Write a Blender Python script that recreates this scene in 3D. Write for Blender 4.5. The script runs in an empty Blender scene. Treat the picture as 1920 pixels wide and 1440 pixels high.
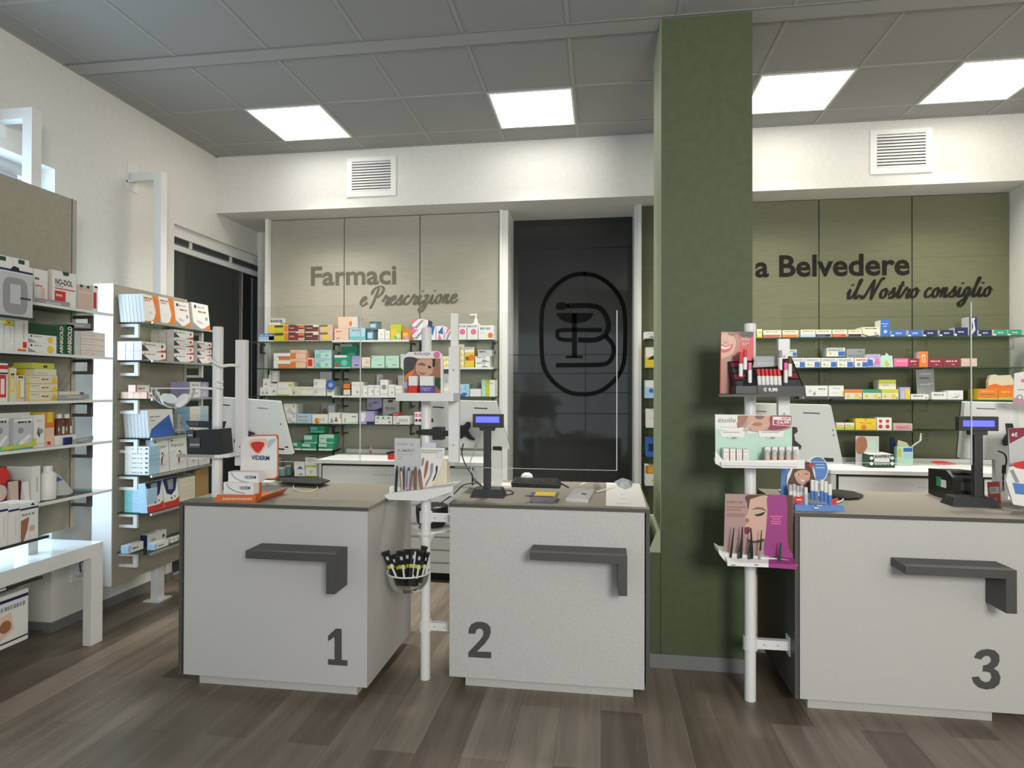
import bpy, math, random
from mathutils import Vector, Matrix

random.seed(7)
sc = bpy.context.scene
col = sc.collection

# ------------------------------------------------------------------ camera
F_PX, YAW, PITCH, ROLL, CAM_H = 1163.07, 0.1433, 0.0077, 0.0027, 1.5129

def cam_axes():
    cy, sy, cp, sp = math.cos(YAW), math.sin(YAW), math.cos(PITCH), math.sin(PITCH)
    fwd = Vector((-sy * cp, cy * cp, sp))
    right = Vector((cy, sy, 0))
    up = right.cross(fwd)
    cr, sr = math.cos(ROLL), math.sin(ROLL)
    return right * cr + up * sr, up * cr - right * sr, fwd

RX, UX, FX = cam_axes()
cam_data = bpy.data.cameras.new('camera')
cam_data.sensor_width = 36.0
cam_data.lens = F_PX * 36.0 / 1920.0
cam_data.clip_start = 0.05
cam = bpy.data.objects.new('camera', cam_data)
col.objects.link(cam)
cam.matrix_world = Matrix(((RX.x, UX.x, -FX.x, 0), (RX.y, UX.y, -FX.y, 0), (RX.z, UX.z, -FX.z, CAM_H), (0, 0, 0, 1)))
sc.camera = cam

def at(u, v, x=None, y=None, z=None):
    """The point of the plane x=, y= or z= that the photograph shows at pixel (u, v)."""
    d = FX + RX * ((u - 960) / F_PX) - UX * ((v - 720) / F_PX)
    if x is not None: t = x / d.x
    elif y is not None: t = y / d.y
    else: t = (z - CAM_H) / d.z
    return Vector((d.x * t, d.y * t, CAM_H + d.z * t))

# ------------------------------------------------------------------ colour management, world, large lights
sc.view_settings.view_transform = 'Standard'
sc.view_settings.look = 'None'
sc.view_settings.gamma = 1
sc.view_settings.use_curve_mapping = False
sc.view_settings.exposure = 0.5

world = bpy.data.worlds.new('overcast_street_sky')
sc.world = world
world.use_nodes = True
bg = world.node_tree.nodes['Background']
bg.inputs['Color'].default_value = (0.72, 0.86, 1.0, 1)
bg.inputs['Strength'].default_value = 0.4

LAMP_POWER = 5.2
LAMP_BEAM = 13.0     # watts each panel throws downward
def area(name, loc, rot, sx, sy, power, color):
    l = bpy.data.lights.new(name, 'AREA')
    l.shape = 'RECTANGLE'; l.size = sx; l.size_y = sy; l.energy = power; l.color = color
    o = bpy.data.objects.new(name, l); col.objects.link(o)
    o.location = loc; o.rotation_euler = rot
    return o
# daylight through the shop front behind the camera and through the shop window in the left wall
area('daylight_shop_front', (-0.6, -2.25, 1.45), (math.radians(90), 0, 0), 5.0, 2.5, 10, (0.95, 0.97, 1.0))
area('daylight_entrance', (1.5, -2.12, 2.55), (math.radians(82), 0, 0), 1.2, 1.0, 122, (1.0, 0.965, 0.91))
area('daylight_side_window', (-3.80, 2.3, 1.74), (math.radians(90), 0, math.radians(-90)), 2.0, 2.1, 64, (0.58, 0.80, 1.0))

# ------------------------------------------------------------------ materials
MATS = {}
def principled(name, color, rough=0.5, metal=0.0, spec=0.5, emit=None, estr=0.0):
    if name in MATS: return MATS[name]
    m = bpy.data.materials.new(name); m.use_nodes = True
    b = m.node_tree.nodes['Principled BSDF']
    b.inputs['Base Color'].default_value = (*color, 1)
    b.inputs['Roughness'].default_value = rough
    b.inputs['Metallic'].default_value = metal
    b.inputs['Specular IOR Level'].default_value = spec
    if emit:
        b.inputs['Emission Color'].default_value = (*emit, 1)
        b.inputs['Emission Strength'].default_value = estr
    MATS[name] = m
    return m

def speckle(name, c1, c2, scale, rough=0.5, bump=0.0, spec=0.5, lo=0.35, hi=0.65, stretch=None):
    """Base colour that wavers between two close tones: paint, laminate, mineral tiles, veneer."""
    if name in MATS: return MATS[name]
    m = principled(name, c1, rough, 0, spec)
    nt = m.node_tree; b = nt.nodes['Principled BSDF']
    tc = nt.nodes.new('ShaderNodeTexCoord'); mp = nt.nodes.new('ShaderNodeMapping')
    nz = nt.nodes.new('ShaderNodeTexNoise'); cr = nt.nodes.new('ShaderNodeValToRGB')
    nz.inputs['Scale'].default_value = scale; nz.inputs['Detail'].default_value = 4
    if stretch: mp.inputs['Scale'].default_value = stretch
    nt.links.new(tc.outputs['Object'], mp.inputs['Vector']); nt.links.new(mp.outputs['Vector'], nz.inputs['Vector'])
    cr.color_ramp.elements[0].position = lo; cr.color_ramp.elements[1].position = hi
    cr.color_ramp.elements[0].color = (*c1, 1); cr.color_ramp.elements[1].color = (*c2, 1)
    nt.links.new(nz.outputs['Fac'], cr.inputs['Fac']); nt.links.new(cr.outputs['Color'], b.inputs['Base Color'])
    if bump:
        bp = nt.nodes.new('ShaderNodeBump'); bp.inputs['Strength'].default_value = bump; bp.inputs['Distance'].default_value = 0.002
        nt.links.new(nz.outputs['Fac'], bp.inputs['Height']); nt.links.new(bp.outputs['Normal'], b.inputs['Normal'])
    return m

def clear(name, tint, gloss=0.08, rough=0.03):
    """Thin clear sheet: light passes, the surface mirrors a little more at grazing angles."""
    if name in MATS: return MATS[name]
    m = bpy.data.materials.new(name); m.use_nodes = True
    nt = m.node_tree; nt.nodes.remove(nt.nodes['Principled BSDF'])
    out = nt.nodes['Material Output']
    tr = nt.nodes.new('ShaderNodeBsdfTransparent'); tr.inputs['Color'].default_value = (*tint, 1)
    gl = nt.nodes.new('ShaderNodeBsdfGlossy'); gl.inputs['Roughness'].default_value = rough
    lw = nt.nodes.new('ShaderNodeLayerWeight'); lw.inputs['Blend'].default_value = 0.18
    mr = nt.nodes.new('ShaderNodeMath'); mr.operation = 'MULTIPLY_ADD'; mr.inputs[1].default_value = gloss * 3; mr.inputs[2].default_value = 0.0
    mx = nt.nodes.new('ShaderNodeMixShader')
    nt.links.new(lw.outputs['Fresnel'], mr.inputs[0]); nt.links.new(mr.outputs[0], mx.inputs['Fac'])
    nt.links.new(tr.outputs[0], mx.inputs[1]); nt.links.new(gl.outputs[0], mx.inputs[2]); nt.links.new(mx.outputs[0], out.inputs['Surface'])
    MATS[name] = m
    return m

PALETTE = dict(W=(.80, .79, .76), C=(.74, .68, .52), K=(.012, .012, .013), G=(.30, .31, .32), S=(.55, .56, .57), R=(.62, .035, .03),
               M=(.24, .03, .05), O=(.75, .20, .03), Y=(.78, .56, .04), L=(.52, .56, .06), E=(.03, .30, .17), T=(.16, .52, .50), A=(.40, .62, .78),
               B=(.04, .14, .50), N=(.012, .022, .11), V=(.42, .38, .62), P=(.80, .16, .36), H=(.80, .55, .42), F=(.34, .15, .08), D=(.06, .06, .062),
               Q=(.48, .70, .58), U=(.20, .11, .06), X=(.01, .06, .022), Z=(.62, .47, .40), J=(.72, .66, .60), I=(.10, .045, .03))
def M(k):
    """Printed card or plastic in a palette colour, with the faint mottling of print."""
    if not isinstance(k, str): return k
    if k not in PALETTE: return MATS[k]
    n = 'print_' + k
    if n in MATS: return MATS[n]
    c = PALETTE[k]
    return speckle(n, tuple(x * .985 for x in c), tuple(min(1, x * 1.01) for x in c), 60, 0.42)

WALL = speckle('wall_paint', (.70, .69, .645), (.73, .72, .675), 30, .75, .08)
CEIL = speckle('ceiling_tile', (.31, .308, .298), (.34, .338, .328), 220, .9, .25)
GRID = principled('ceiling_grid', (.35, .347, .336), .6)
BEIGE = speckle('beige_veneer', (.36, .345, .28), (.395, .378, .308), 6, .5, .05, stretch=(1, 1, 14))
GREENP = speckle('green_veneer', (.115, .118, .062), (.130, .134, .073), 6, .5, .05, stretch=(1, 1, 14))
COLUMN = speckle('green_paint', (.055, .078, .032), (.064, .090, .038), 25, .6, .08)
LITGREEN = speckle('lit_green_paint', (.33, .39, .25), (.35, .42, .27), 25, .6)  # column green lightened to paint in the light on its left face and ledge
LAMI = speckle('light_grey_laminate', (.46, .452, .435), (.55, .542, .525), 260, .45, .12)
DARKLAM = speckle('taupe_laminate', (.255, .232, .19), (.295, .272, .225), 300, .5, .1)
DARKEDGE = speckle('dark_laminate_edge', (.065, .061, .054), (.08, .075, .066), 300, .5)
HOOK = speckle('bag_shelf_laminate', (.060, .058, .052), (.072, .07, .063), 200, .5, .05)
TAUPE = speckle('taupe_board', (.33, .305, .24), (.36, .335, .265), 40, .55)
WHITE = principled('white_lacquer', (.80, .80, .78), .35)
GLOSSW = principled('white_glass_top', (.82, .83, .83), .06)
METALW = principled('white_powder_coat', (.74, .74, .73), .4)
ALU = principled('brushed_aluminium', (.62, .62, .62), .3, .9)
BLACKP = speckle('black_plastic', (.010, .010, .011), (.016, .016, .017), 300, .4)
GREYP = principled('dark_grey_plastic', (.035, .037, .04), .45)
GASKET = principled('dark_joint', (.02, .02, .018), .8)
GLASS = clear('shelf_glass', (.72, .79, .74), .12)  # tint deeper than real glass, puts shade on the wall below the shelves
BOWLM = clear('bowl_glass', (.90, .92, .91), .3)
ACRYL = clear('clear_acrylic', (.96, .97, .97), .06)
PLEXI = clear('screen_plexiglass', (.955, .965, .96), .05)
SMOKE = principled('smoked_glass', (.028, .030, .030), .07, 0, .6)
DOORGLASS = principled('grey_door_glass', (.042, .047, .046), .12, 0, .5)
SEAM = principled('ceiling_seam', (.19, .19, .18), .7)
LETTERG = principled('sign_letter_grey', (.14, .132, .10), .8, 0, .2)
LETTERK = principled('sign_letter_black', (.014, .013, .009), .8, 0, .15)
STICK = principled('numeral_vinyl', (.066, .066, .062), .5)
LAMPM = principled('lamp_diffuser', (.9, .9, .88), .5, emit=(1.0, .965, .88), estr=LAMP_POWER)
SCREENB = principled('blue_display', (.02, .02, .3), .3, emit=(.10, .11, 1.0), estr=1.5)
SKIN = principled('print_skin', (.60, .34, .24), .4)
SKIN2 = principled('print_skin_tan', (.36, .155, .085), .4)
SKIN3 = principled('print_skin_pale', (.62, .40, .32), .4)
MAUVE = principled('print_mauve', (.40, .27, .25), .4)
MAGENTA = principled('print_magenta', (.33, .045, .22), .4)
SKYBL = principled('print_blue', (.09, .22, .55), .4)
CARD = principled('raw_cardboard', (.40, .25, .10), .7)

def floor_material():
    m = principled('vinyl_plank', (.2, .17, .14), .38)
    nt = m.node_tree; b = nt.nodes['Principled BSDF']
    N = nt.nodes.new; L = nt.links.new
    tc = N('ShaderNodeTexCoord'); mp = N('ShaderNodeMapping'); mp.inputs['Rotation'].default_value = (0, 0, math.radians(90))
    L(tc.outputs['Object'], mp.inputs['Vector'])
    br = N('ShaderNodeTexBrick'); br.inputs['Scale'].default_value = 1.0
    br.inputs['Brick Width'].default_value = 1.25; br.inputs['Row Height'].default_value = 0.19
    br.inputs['Mortar Size'].default_value = 0.0012; br.inputs['Mortar Smooth'].default_value = 0.2
    br.inputs['Color1'].default_value = (.0, .0, .0, 1); br.inputs['Color2'].default_value = (1, 1, 1, 1); br.inputs['Mortar'].default_value = (.3, .3, .3, 1)
    br.offset = 0.37
    L(mp.outputs['Vector'], br.inputs['Vector'])
    m2 = N('ShaderNodeMapping'); m2.inputs['Scale'].default_value = (14, 0.9, 1); L(tc.outputs['Object'], m2.inputs['Vector'])
    nz = N('ShaderNodeTexNoise'); nz.inputs['Scale'].default_value = 1.4; nz.inputs['Detail'].default_value = 7; nz.inputs['Distortion'].default_value = .6
    L(m2.outputs['Vector'], nz.inputs['Vector'])
    mix = N('ShaderNodeMix'); mix.data_type = 'FLOAT'; mix.inputs[0].default_value = .62
    L(br.outputs['Color'], mix.inputs[2]); L(nz.outputs['Fac'], mix.inputs[3])
    cr = N('ShaderNodeValToRGB')
    e = cr.color_ramp.elements
    e[0].position = .22; e[0].color = (.088, .066, .045, 1)
    e[1].position = .80; e[1].color = (.270, .228, .178, 1)
    k = e.new(.5); k.color = (.158, .127, .094, 1)
    L(mix.outputs[0], cr.inputs['Fac'])
    mt = N('ShaderNodeMix'); mt.data_type = 'RGBA'; mt.inputs[7].default_value = (.05, .04, .03, 1)
    mul = N('ShaderNodeMath'); mul.operation = 'MULTIPLY'; mul.inputs[1].default_value = .5
    L(br.outputs['Fac'], mul.inputs[0]); L(mul.outputs[0], mt.inputs[0]); L(cr.outputs['Color'], mt.inputs[6]); L(mt.outputs[2], b.inputs['Base Color'])
    bp = N('ShaderNodeBump'); bp.inputs['Strength'].default_value = .12; bp.inputs['Distance'].default_value = .002
    L(nz.outputs['Fac'], bp.inputs['Height']); L(bp.outputs['Normal'], b.inputs['Normal'])
    return m
FLOORM = floor_material()

# ------------------------------------------------------------------ mesh building
class MB:
    """Collects shapes in world (or local) coordinates and links them as one mesh object."""
    def __init__(s): s.v = []; s.f = []; s.m = []; s.mats = []; s.sm = []
    def mi(s, m):
        m = M(m)
        if m not in s.mats: s.mats.append(m)
        return s.mats.index(m)
    def face(s, pts, m, smooth=False):
        n = len(s.v); s.v += [tuple(p) for p in pts]; s.f.append(tuple(range(n, n + len(pts)))); s.m.append(s.mi(m)); s.sm.append(smooth)
    def mesh(s, vs, fs, m, smooth=False):
        n = len(s.v); k = s.mi(m); s.v += [tuple(p) for p in vs]
        for f in fs: s.f.append(tuple(i + n for i in f)); s.m.append(k); s.sm.append(smooth)
    def hexa(s, p, m):
        s.mesh(p, [(0, 3, 2, 1), (4, 5, 6, 7), (0, 1, 5, 4), (1, 2, 6, 5), (2, 3, 7, 6), (3, 0, 4, 7)], m)
    def box(s, x0, y0, z0, x1, y1, z1, m):
        s.hexa([(x0, y0, z0), (x1, y0, z0), (x1, y1, z0), (x0, y1, z0), (x0, y0, z1), (x1, y0, z1), (x1, y1, z1), (x0, y1, z1)], m)
    def prism(s, pts, vec, m, smooth=False):
        """Closed outline pushed along vec."""
        n = len(pts); a = [Vector(p) for p in pts]; b = [p + Vector(vec) for p in a]
        s.mesh(a + b, [tuple(range(n))[::-1], tuple(range(n, 2 * n))], m)
        s.mesh(a + b, [(i, (i + 1) % n, n + (i + 1) % n, n + i) for i in range(n)], m, smooth)
    def lathe(s, prof, c, m, n=20, axis='z', caps=True, ang=(0, 2 * math.pi)):
        full = abs(ang[1] - ang[0] - 2 * math.pi) < 1e-6
        k = n if full else n + 1; vs = []
        for r, h in prof:
            for i in range(k):
                a = ang[0] + (ang[1] - ang[0]) * i / n
                p = {'z': (r * math.cos(a), r * math.sin(a), h), 'x': (h, r * math.cos(a), r * math.sin(a)), 'y': (r * math.cos(a), h, r * math.sin(a))}[axis]
                vs.append((p[0] + c[0], p[1] + c[1], p[2] + c[2]))
        fs = []
        for j in range(len(prof) - 1):
            for i in range(n):
                i2 = (i + 1) % k
                fs.append((j * k + i, j * k + i2, (j + 1) * k + i2, (j + 1) * k + i))
        s.mesh(vs, fs, m, True)
        if caps and full:
            if prof[0][0] > 1e-6: s.mesh(vs[:k], [tuple(range(k))[::-1]], m)
            if prof[-1][0] > 1e-6: s.mesh(vs[-k:], [tuple(range(k))], m)
    def tube(s, path, r, m, n=8, caps=True):
        P = [Vector(p) for p in path]; rings = []; ref = None
        for i, p in enumerate(P):
            t = (P[min(i + 1, len(P) - 1)] - P[max(i - 1, 0)]).normalized()
            if ref is None: ref = Vector((0, 0, 1)) if abs(t.z) < .9 else Vector((1, 0, 0))
            a = t.cross(ref).normalized(); b = t.cross(a).normalized(); ref = -b if False else ref
            rr = r[i] if isinstance(r, (list, tuple)) else r
            rings.append([p + a * (rr * math.cos(2 * math.pi * k / n)) + b * (rr * math.sin(2 * math.pi * k / n)) for k in range(n)])
        vs = [q for g in rings for q in g]; fs = []
        for i in range(len(P) - 1):
            for k in range(n): fs.append((i * n + k, i * n + (k + 1) % n, (i + 1) * n + (k + 1) % n, (i + 1) * n + k))
        s.mesh(vs, fs, m, True)
        if caps: s.mesh(rings[0], [tuple(range(n))], m); s.mesh(rings[-1], [tuple(range(n))[::-1]], m)
    def build(s, name, parent=None, origin=None, label=None, cat=None, group=None, kind=None, bevel=0):
        if origin is None:
            if parent is not None: origin = parent.matrix_world.translation if False else world_loc(parent)
            elif s.v:
                xs, ys, zs = zip(*s.v); origin = Vector(((min(xs) + max(xs)) / 2, (min(ys) + max(ys)) / 2, min(zs)))
        o3 = Vector(origin)
        me = bpy.data.meshes.new(name)
        me.from_pydata([tuple(Vector(p) - o3) for p in s.v], [], s.f)
        for mt in s.mats: me.materials.append(mt)
        me.polygons.foreach_set('material_index', s.m); me.polygons.foreach_set('use_smooth', s.sm)
        me.update()
        if any(s.sm):
            try: me.set_sharp_from_angle(angle=math.radians(50))
            except Exception: pass
        ob = bpy.data.objects.new(name, me); col.objects.link(ob)
        if parent is not None: ob.parent = parent
        else: ob.location = o3
        if bevel:
            b = ob.modifiers.new('bevel', 'BEVEL'); b.width = bevel; b.segments = 3; b.limit_method = 'ANGLE'; b.angle_limit = math.radians(40)
        tag(ob, label, cat, group, kind)
        return ob

def world_loc(o):
    p = Vector(o.location)
    while o.parent is not None:
        o = o.parent; p = p + Vector(o.location)
    return p

def tag(o, label=None, cat=None, group=None, kind=None):
    if label: o['label'] = label
    if cat: o['category'] = cat
    if group: o['group'] = group
    if kind: o['kind'] = kind
    return o

def thing(name, loc, label, cat, group=None):
    e = bpy.data.objects.new(name, None); col.objects.link(e)
    e.location = loc; e.empty_display_size = .05
    return tag(e, label, cat, group)

def copy_tree(o, parent=None):
    c = o.copy(); col.objects.link(c)
    if parent is not None: c.parent = parent
    for ch in list(o.children): copy_tree(ch, c)
    return c

def struct(name, mb, parent=None, origin=(0, 0, 0)):
    return mb.build(name, parent, origin if parent is None else None, kind='structure' if parent is None else None)

# ------------------------------------------------------------------ lettering
_txt = {}
def text_polys(s, bold=0.0):
    """Outline of a word in the built-in font as (vertices, faces), scaled to the unit square of its own bounds."""
    key = (s, bold)
    if key in _txt: return _txt[key]
    cu = bpy.data.curves.new('lettering', 'FONT'); cu.body = s; cu.offset = bold; cu.resolution_u = 3
    ob = bpy.data.objects.new('lettering', cu); col.objects.link(ob)
    dg = bpy.context.evaluated_depsgraph_get()
    me = bpy.data.meshes.new_from_object(ob.evaluated_get(dg))
    vs = [(v.co.x, v.co.y) for v in me.vertices]; fs = [tuple(p.vertices) for p in me.polygons]
    bpy.data.objects.remove(ob); bpy.data.meshes.remove(me)
    x0 = min(v[0] for v in vs); x1 = max(v[0] for v in vs); y0 = min(v[1] for v in vs); y1 = max(v[1] for v in vs)
    vs = [((x - x0) / (x1 - x0), (y - y0) / (y1 - y0)) for x, y in vs]
    _txt[key] = (vs, fs)
    return vs, fs

def put_text(mb, s, m, p00, p10, p01, bold=0.0):
    """Word stretched over the parallelogram p00 (lower left), p10 (lower right), p01 (upper left)."""
    vs, fs = text_polys(s, bold)
    o = Vector(p00); a = Vector(p10) - o; b = Vector(p01) - o
    mb.mesh([o + a * x + b * y for x, y in vs], fs, m)

def smooth_line(pts, k=6, closed=False):
    P = [Vector((*p, 0)) if len(p) == 2 else Vector(p) for p in pts]; out = []
    n = len(P)
    for i in range(n if closed else n - 1):
        g = lambda j: P[j % n] if closed else P[max(0, min(n - 1, j))]
        p0, p1, p2, p3 = g(i - 1), g(i), g(i + 1), g(i + 2)
        for t in range(k):
            t /= k
            out.append(.5 * ((2 * p1) + (p2 - p0) * t + (2 * p0 - 5 * p1 + 4 * p2 - p3) * t * t + (3 * p1 - 3 * p2 + p3 - p0) * t ** 3))
    if not closed: out.append(P[-1])
    return out

def ribbon(mb, pts, width, m, to3, nib=False):
    """Flat brush stroke along 2D points; to3 maps 2D to the surface. With nib, downstrokes are wider."""
    L, Rr = [], []
    for i, p in enumerate(pts):
        t = (pts[min(i + 1, len(pts) - 1)] - pts[max(i - 1, 0)])
        if t.length < 1e-9: t = Vector((1, 0, 0))
        t.normalize()
        w = width * ((.42 + .75 * abs(t.y)) if nib else 1.0) / 2
        if nib and i in (0, len(pts) - 1): w *= .5
        nrm = Vector((-t.y, t.x, 0))
        L.append(to3(p + nrm * w)); Rr.append(to3(p - nrm * w))
    n = len(pts)
    mb.mesh(L + Rr, [(i, i + 1, n + i + 1, n + i) for i in range(n - 1)], m)

def picture(mb, shapes, y, step=.00025, clip=None):
    """Printed flat picture: closed coloured shapes (photo pixels) laid over each other on the card front in the plane y."""
    for k, (m, pts, sm) in enumerate(shapes):
        q = smooth_line(pts, 5, True) if sm else [Vector((*p, 0)) for p in pts]
        if clip: q = [Vector((min(max(p.x, clip[0]), clip[2]), min(max(p.y, clip[1]), clip[3]), 0)) for p in q]
        mb.face([at(p.x, p.y, y=y - step * (k + 1)) for p in q], m)
def oval(cx, cy, rx, ry, n=12):
    return [(cx + rx * math.cos(2 * math.pi * i / n), cy + ry * math.sin(2 * math.pi * i / n)) for i in range(n)]

# ------------------------------------------------------------------ the room
XL, XR, ZC, YS, YB, ZS = -3.365, 3.135, 3.55, 5.026, 5.309, 3.052
b = MB(); b.box(-4.2, -2.4, -.08, 3.4, 6.4, 0, FLOORM); struct('floor', b)
b = MB()
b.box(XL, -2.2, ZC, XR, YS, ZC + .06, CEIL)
tx = -3.19
ys = [YS - .012, 4.777, 4.177] + [3.577, 3.455] + [3.455 - .6 * k for k in range(1, 10)]
for k in range(11):
    b.box(tx + .6 * k - .011, -2.2, ZC - .004, tx + .6 * k + .011, YS, ZC, GRID)
for y in ys[1:3] + ys[5:]: b.box(XL, y - .011, ZC - .0035, XR, y + .011, ZC, GRID)
b.box(XL, 3.455, ZC - .006, XR, 3.577, ZC, GRID)
for x0, y0, x1, y1 in ((XL, -2.2, XL + .022, YS), (XL, YS - .02, XR, YS), (XR - .022, -2.2, XR, YS)): b.box(x0, y0, ZC - .005, x1, y1, ZC, GRID)
b.box(XL, 3.448, ZC - .0075, XR, 3.455, ZC, SEAM); b.box(XL, 3.577, ZC - .0075, XR, 3.583, ZC, SEAM)
struct('ceiling', b)
b = MB()
b.box(XL - .2, -2.4, 0, XL, 1.2, ZC + .06, WALL); b.box(XL - .2, 1.2, 2.87, XL, 3.40, ZC + .06, WALL)
b.box(XL - .2, 1.2, 0, XL - .15, 3.40, .58, WALL); b.box(XL - .2, 3.40, 0, XL, 4.49, ZC + .06, WALL); b.box(XL - .2, 4.49, 2.82, XL, 6.0, ZC + .06, WALL); b.box(XL - .2, 5.93, 0, XL, 6.0, 2.82, WALL)
struct('wall_left', b)
b = MB(); b.box(XR, -2.4, 0, XR + .2, 6.2, ZC + .06, WALL); struct('wall_right', b)
b = MB(); b.box(XL, 5.70, 0, XR, 5.9, ZC, WALL); struct('wall_back', b)
b = MB(); b.box(XL, YS, ZS, XR, 5.70, ZC + .06, WALL); struct('wall_soffit', b)
b = MB()
b.box(XL - .2, -2.4, 0, -3.1, -2.2, ZC + .06, WALL); b.box(1.9, -2.4, 0, XR + .2, -2.2, ZC + .06, WALL); b.box(-3.1, -2.4, 2.75, 1.9, -2.2, ZC + .06, WALL)
struct('wall_front', b)
SKIRT = principled('grey_skirting', (.17, .175, .175), .5)
b = MB(); b.box(XL, 3.40, 0, XL + .012, 4.49, .06, SKIRT); b.box(XL - .165, 3.388, 0, XL + .012, 3.40, .06, SKIRT); struct('baseboard_left', b)
# shop window in the left wall
w = MB(); w.box(XL - .19, 1.2, .581, XL - .14, 1.27, 2.87, ALU); w.box(XL - .19, 3.33, .581, XL - .14, 3.40, 2.87, ALU); w.box(XL - .19, 1.27, 2.80, XL - .14, 3.33, 2.87, ALU)
w.box(XL - .19, 1.27, .581, XL - .14, 3.33, .65, ALU); w.box(XL - .185, 2.28, .65, XL - .145, 2.33, 2.80, ALU)
win = struct('window_1', w, None, (XL, 2.3, .58))
p = MB(); p.box(XL - .168, 1.27, .65, XL - .162, 2.28, 2.80, ACRYL); p.box(XL - .168, 2.33, .65, XL - .162, 3.33, 2.80, ACRYL); p.build('pane', win)
# green column with its ledge and skirting
b = MB(); b.box(.322, 3.4706, 0, .80, 3.93, ZC, COLUMN); b.box(.3195, 3.472, .735, .322, 3.93, ZC, LITGREEN)
b.box(.255, 3.478, 0, .322, 3.95, .62, COLUMN); b.hexa([(.255, 3.478, .62), (.322, 3.478, .62), (.322, 3.95, .62), (.255, 3.95, .62), (.30, 3.478, .735), (.322, 3.478, .735), (.322, 3.95, .735), (.30, 3.95, .735)], LITGREEN)
struct('column_green', b)
b = MB(); b.box(.243, 3.458, 0, .812, 3.4706, .075, SKIRT); struct('baseboard_column', b)
# dark sliding door in the left wall
d = MB(); d.box(-3.475, 4.49, 2.69, -3.425, 5.93, 2.82, principled('door_track_box', (.05, .053, .055), .4)); d.box(-3.425, 4.49, 2.735, -3.40, 5.93, 2.82, WHITE)
door = struct('door_1', d, None, (-3.45, 5.2, 0))
q = MB(); q.box(-3.45, 4.49, .01, -3.44, 5.56, 2.66, DOORGLASS); q.build('pane', door)
q = MB(); q.box(-3.47, 5.54, .01, -3.46, 5.93, 2.66, SMOKE); q.build('pane', door)
q = MB(); q.box(-3.435, 5.535, .01, -3.43, 5.55, 2.64, ALU); q.build('edge_strip', door)
q = MB(); q.box(-3.44, 4.49, 2.628, -3.41, 5.93, 2.672, METALW); q.build('rail', door)
q = MB()
for yy in (4.75, 5.32): q.box(-3.43, yy, 2.68, -3.415, yy + .03, 2.74, METALW)
q.build('hanger', door)
# dark glass door of the store room with the house mark
YD2 = 5.62
d = MB(); d.box(-.80, YD2, 0, .272, YD2 + .02, ZS, SMOKE)
for v in (420, 466, 665, 700, 736, 775): 
    zz = at(1070, v, y=YD2).z
    d.box(-.80, YD2 - .002, zz - .004, .272, YD2, zz + .004, GASKET)
xx = at(1098, 600, y=YD2).x; d.box(xx - .005, YD2 - .002, 0, xx + .005, YD2, at(1098, 503, y=YD2).z, GASKET)
door2 = struct('door_2', d, None, (-.26, YD2, 0))
g = MB(); S = 1 / 3.428; tp = lambda p: at(900 + p.x * S, 360 + p.y * S, y=YD2 - .004)
def strokes(mb, pts, w, m, cl=False, k=6):
    q = smooth_line(pts, k, cl)
    if cl: q.append(q[0]); q.append(q[1])
    ribbon(mb, q, w, m, tp)
LOGO = principled('logo_vinyl', (.004, .004, .004), .85, 0, .1)
strokes(g, [(664, 526), (760, 545), (850, 610), (910, 700), (931, 800), (931, 1030), (910, 1140), (850, 1225), (760, 1285), (664, 1300), (568, 1285), (478, 1225), (418, 1140), (397, 1030), (397, 800), (418, 700), (478, 610), (568, 545)], 27, LOGO, True)
strokes(g, [(560, 732), (720, 732), (790, 765), (826, 850), (805, 915), (740, 950), (630, 950)], 32, LOGO)
g.face([tp(p) for p in smooth_line([(486, 738), (500, 715), (530, 708), (560, 720), (575, 733), (560, 746), (530, 758), (500, 755)], 4, True)], LOGO)
g.face([tp(Vector((*p, 0))) for p in [(488, 778), (730, 778), (715, 810), (680, 833), (630, 842), (580, 842), (535, 830), (505, 808)]], LOGO)
strokes(g, [(607, 780), (607, 1060)], 32, LOGO, k=2); strokes(g, [(552, 1060), (660, 1060)], 16, LOGO, k=2)
strokes(g, [(785, 887), (530, 887), (497, 910), (505, 938), (540, 950), (590, 950)], 26, LOGO)
strokes(g, [(805, 925), (850, 975), (858, 1030), (830, 1090), (760, 1110), (488, 1113)], 28, LOGO)
g.build('house_emblem', door2)
b = MB(); b.box(-.868, 5.25, 0, -.845, 5.66, ZS, WHITE); b.box(-.845, 5.28, 0, -.80, 5.66, ZS, WHITE); struct('trim_1', b)
b = MB(); b.box(.272, 5.28, 0, .30, 5.66, ZS, WHITE); b.box(.30, 5.25, 0, .328, 5.66, ZS, WHITE); struct('trim_2', b)
b = MB(); b.box(-3.035, 5.26, 0, -3.004, 5.66, ZS, WHITE); struct('trim_3', b)

# ------------------------------------------------------------------ ceiling lights and air grilles
for k, where in ((1, 'nearest the left wall'), (4, 'between the left wall and the green column'), (7, 'partly hidden behind the green column'), (9, 'farthest to the right, beyond the green column')):
    x0 = tx + .6 * k
    t = thing('ceiling_light', (x0 + .3, 4.477, ZC - .012), 'square lit ceiling panel ' + where, 'ceiling light', 'square ceiling lights')
    q = MB()
    for a in ((x0 + .008, 4.185, x0 + .592, 4.20), (x0 + .008, 4.754, x0 + .592, 4.769), (x0 + .008, 4.2, x0 + .022, 4.754), (x0 + .578, 4.2, x0 + .592, 4.754)): q.box(a[0], a[1], ZC - .008, a[2], a[3], ZC - .0005, METALW)
    q.build('frame', t)
    q = MB(); q.box(x0 + .022, 4.2, ZC - .006, x0 + .578, 4.754, ZC - .003, LAMPM); q.build('diffuser', t)
    l = area('panel_beam', (0, 0, -.002), (0, 0, 0), .30, .30, LAMP_BEAM, (1.0, .955, .86)); l.parent = t; l.data.spread = math.radians(98)
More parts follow.
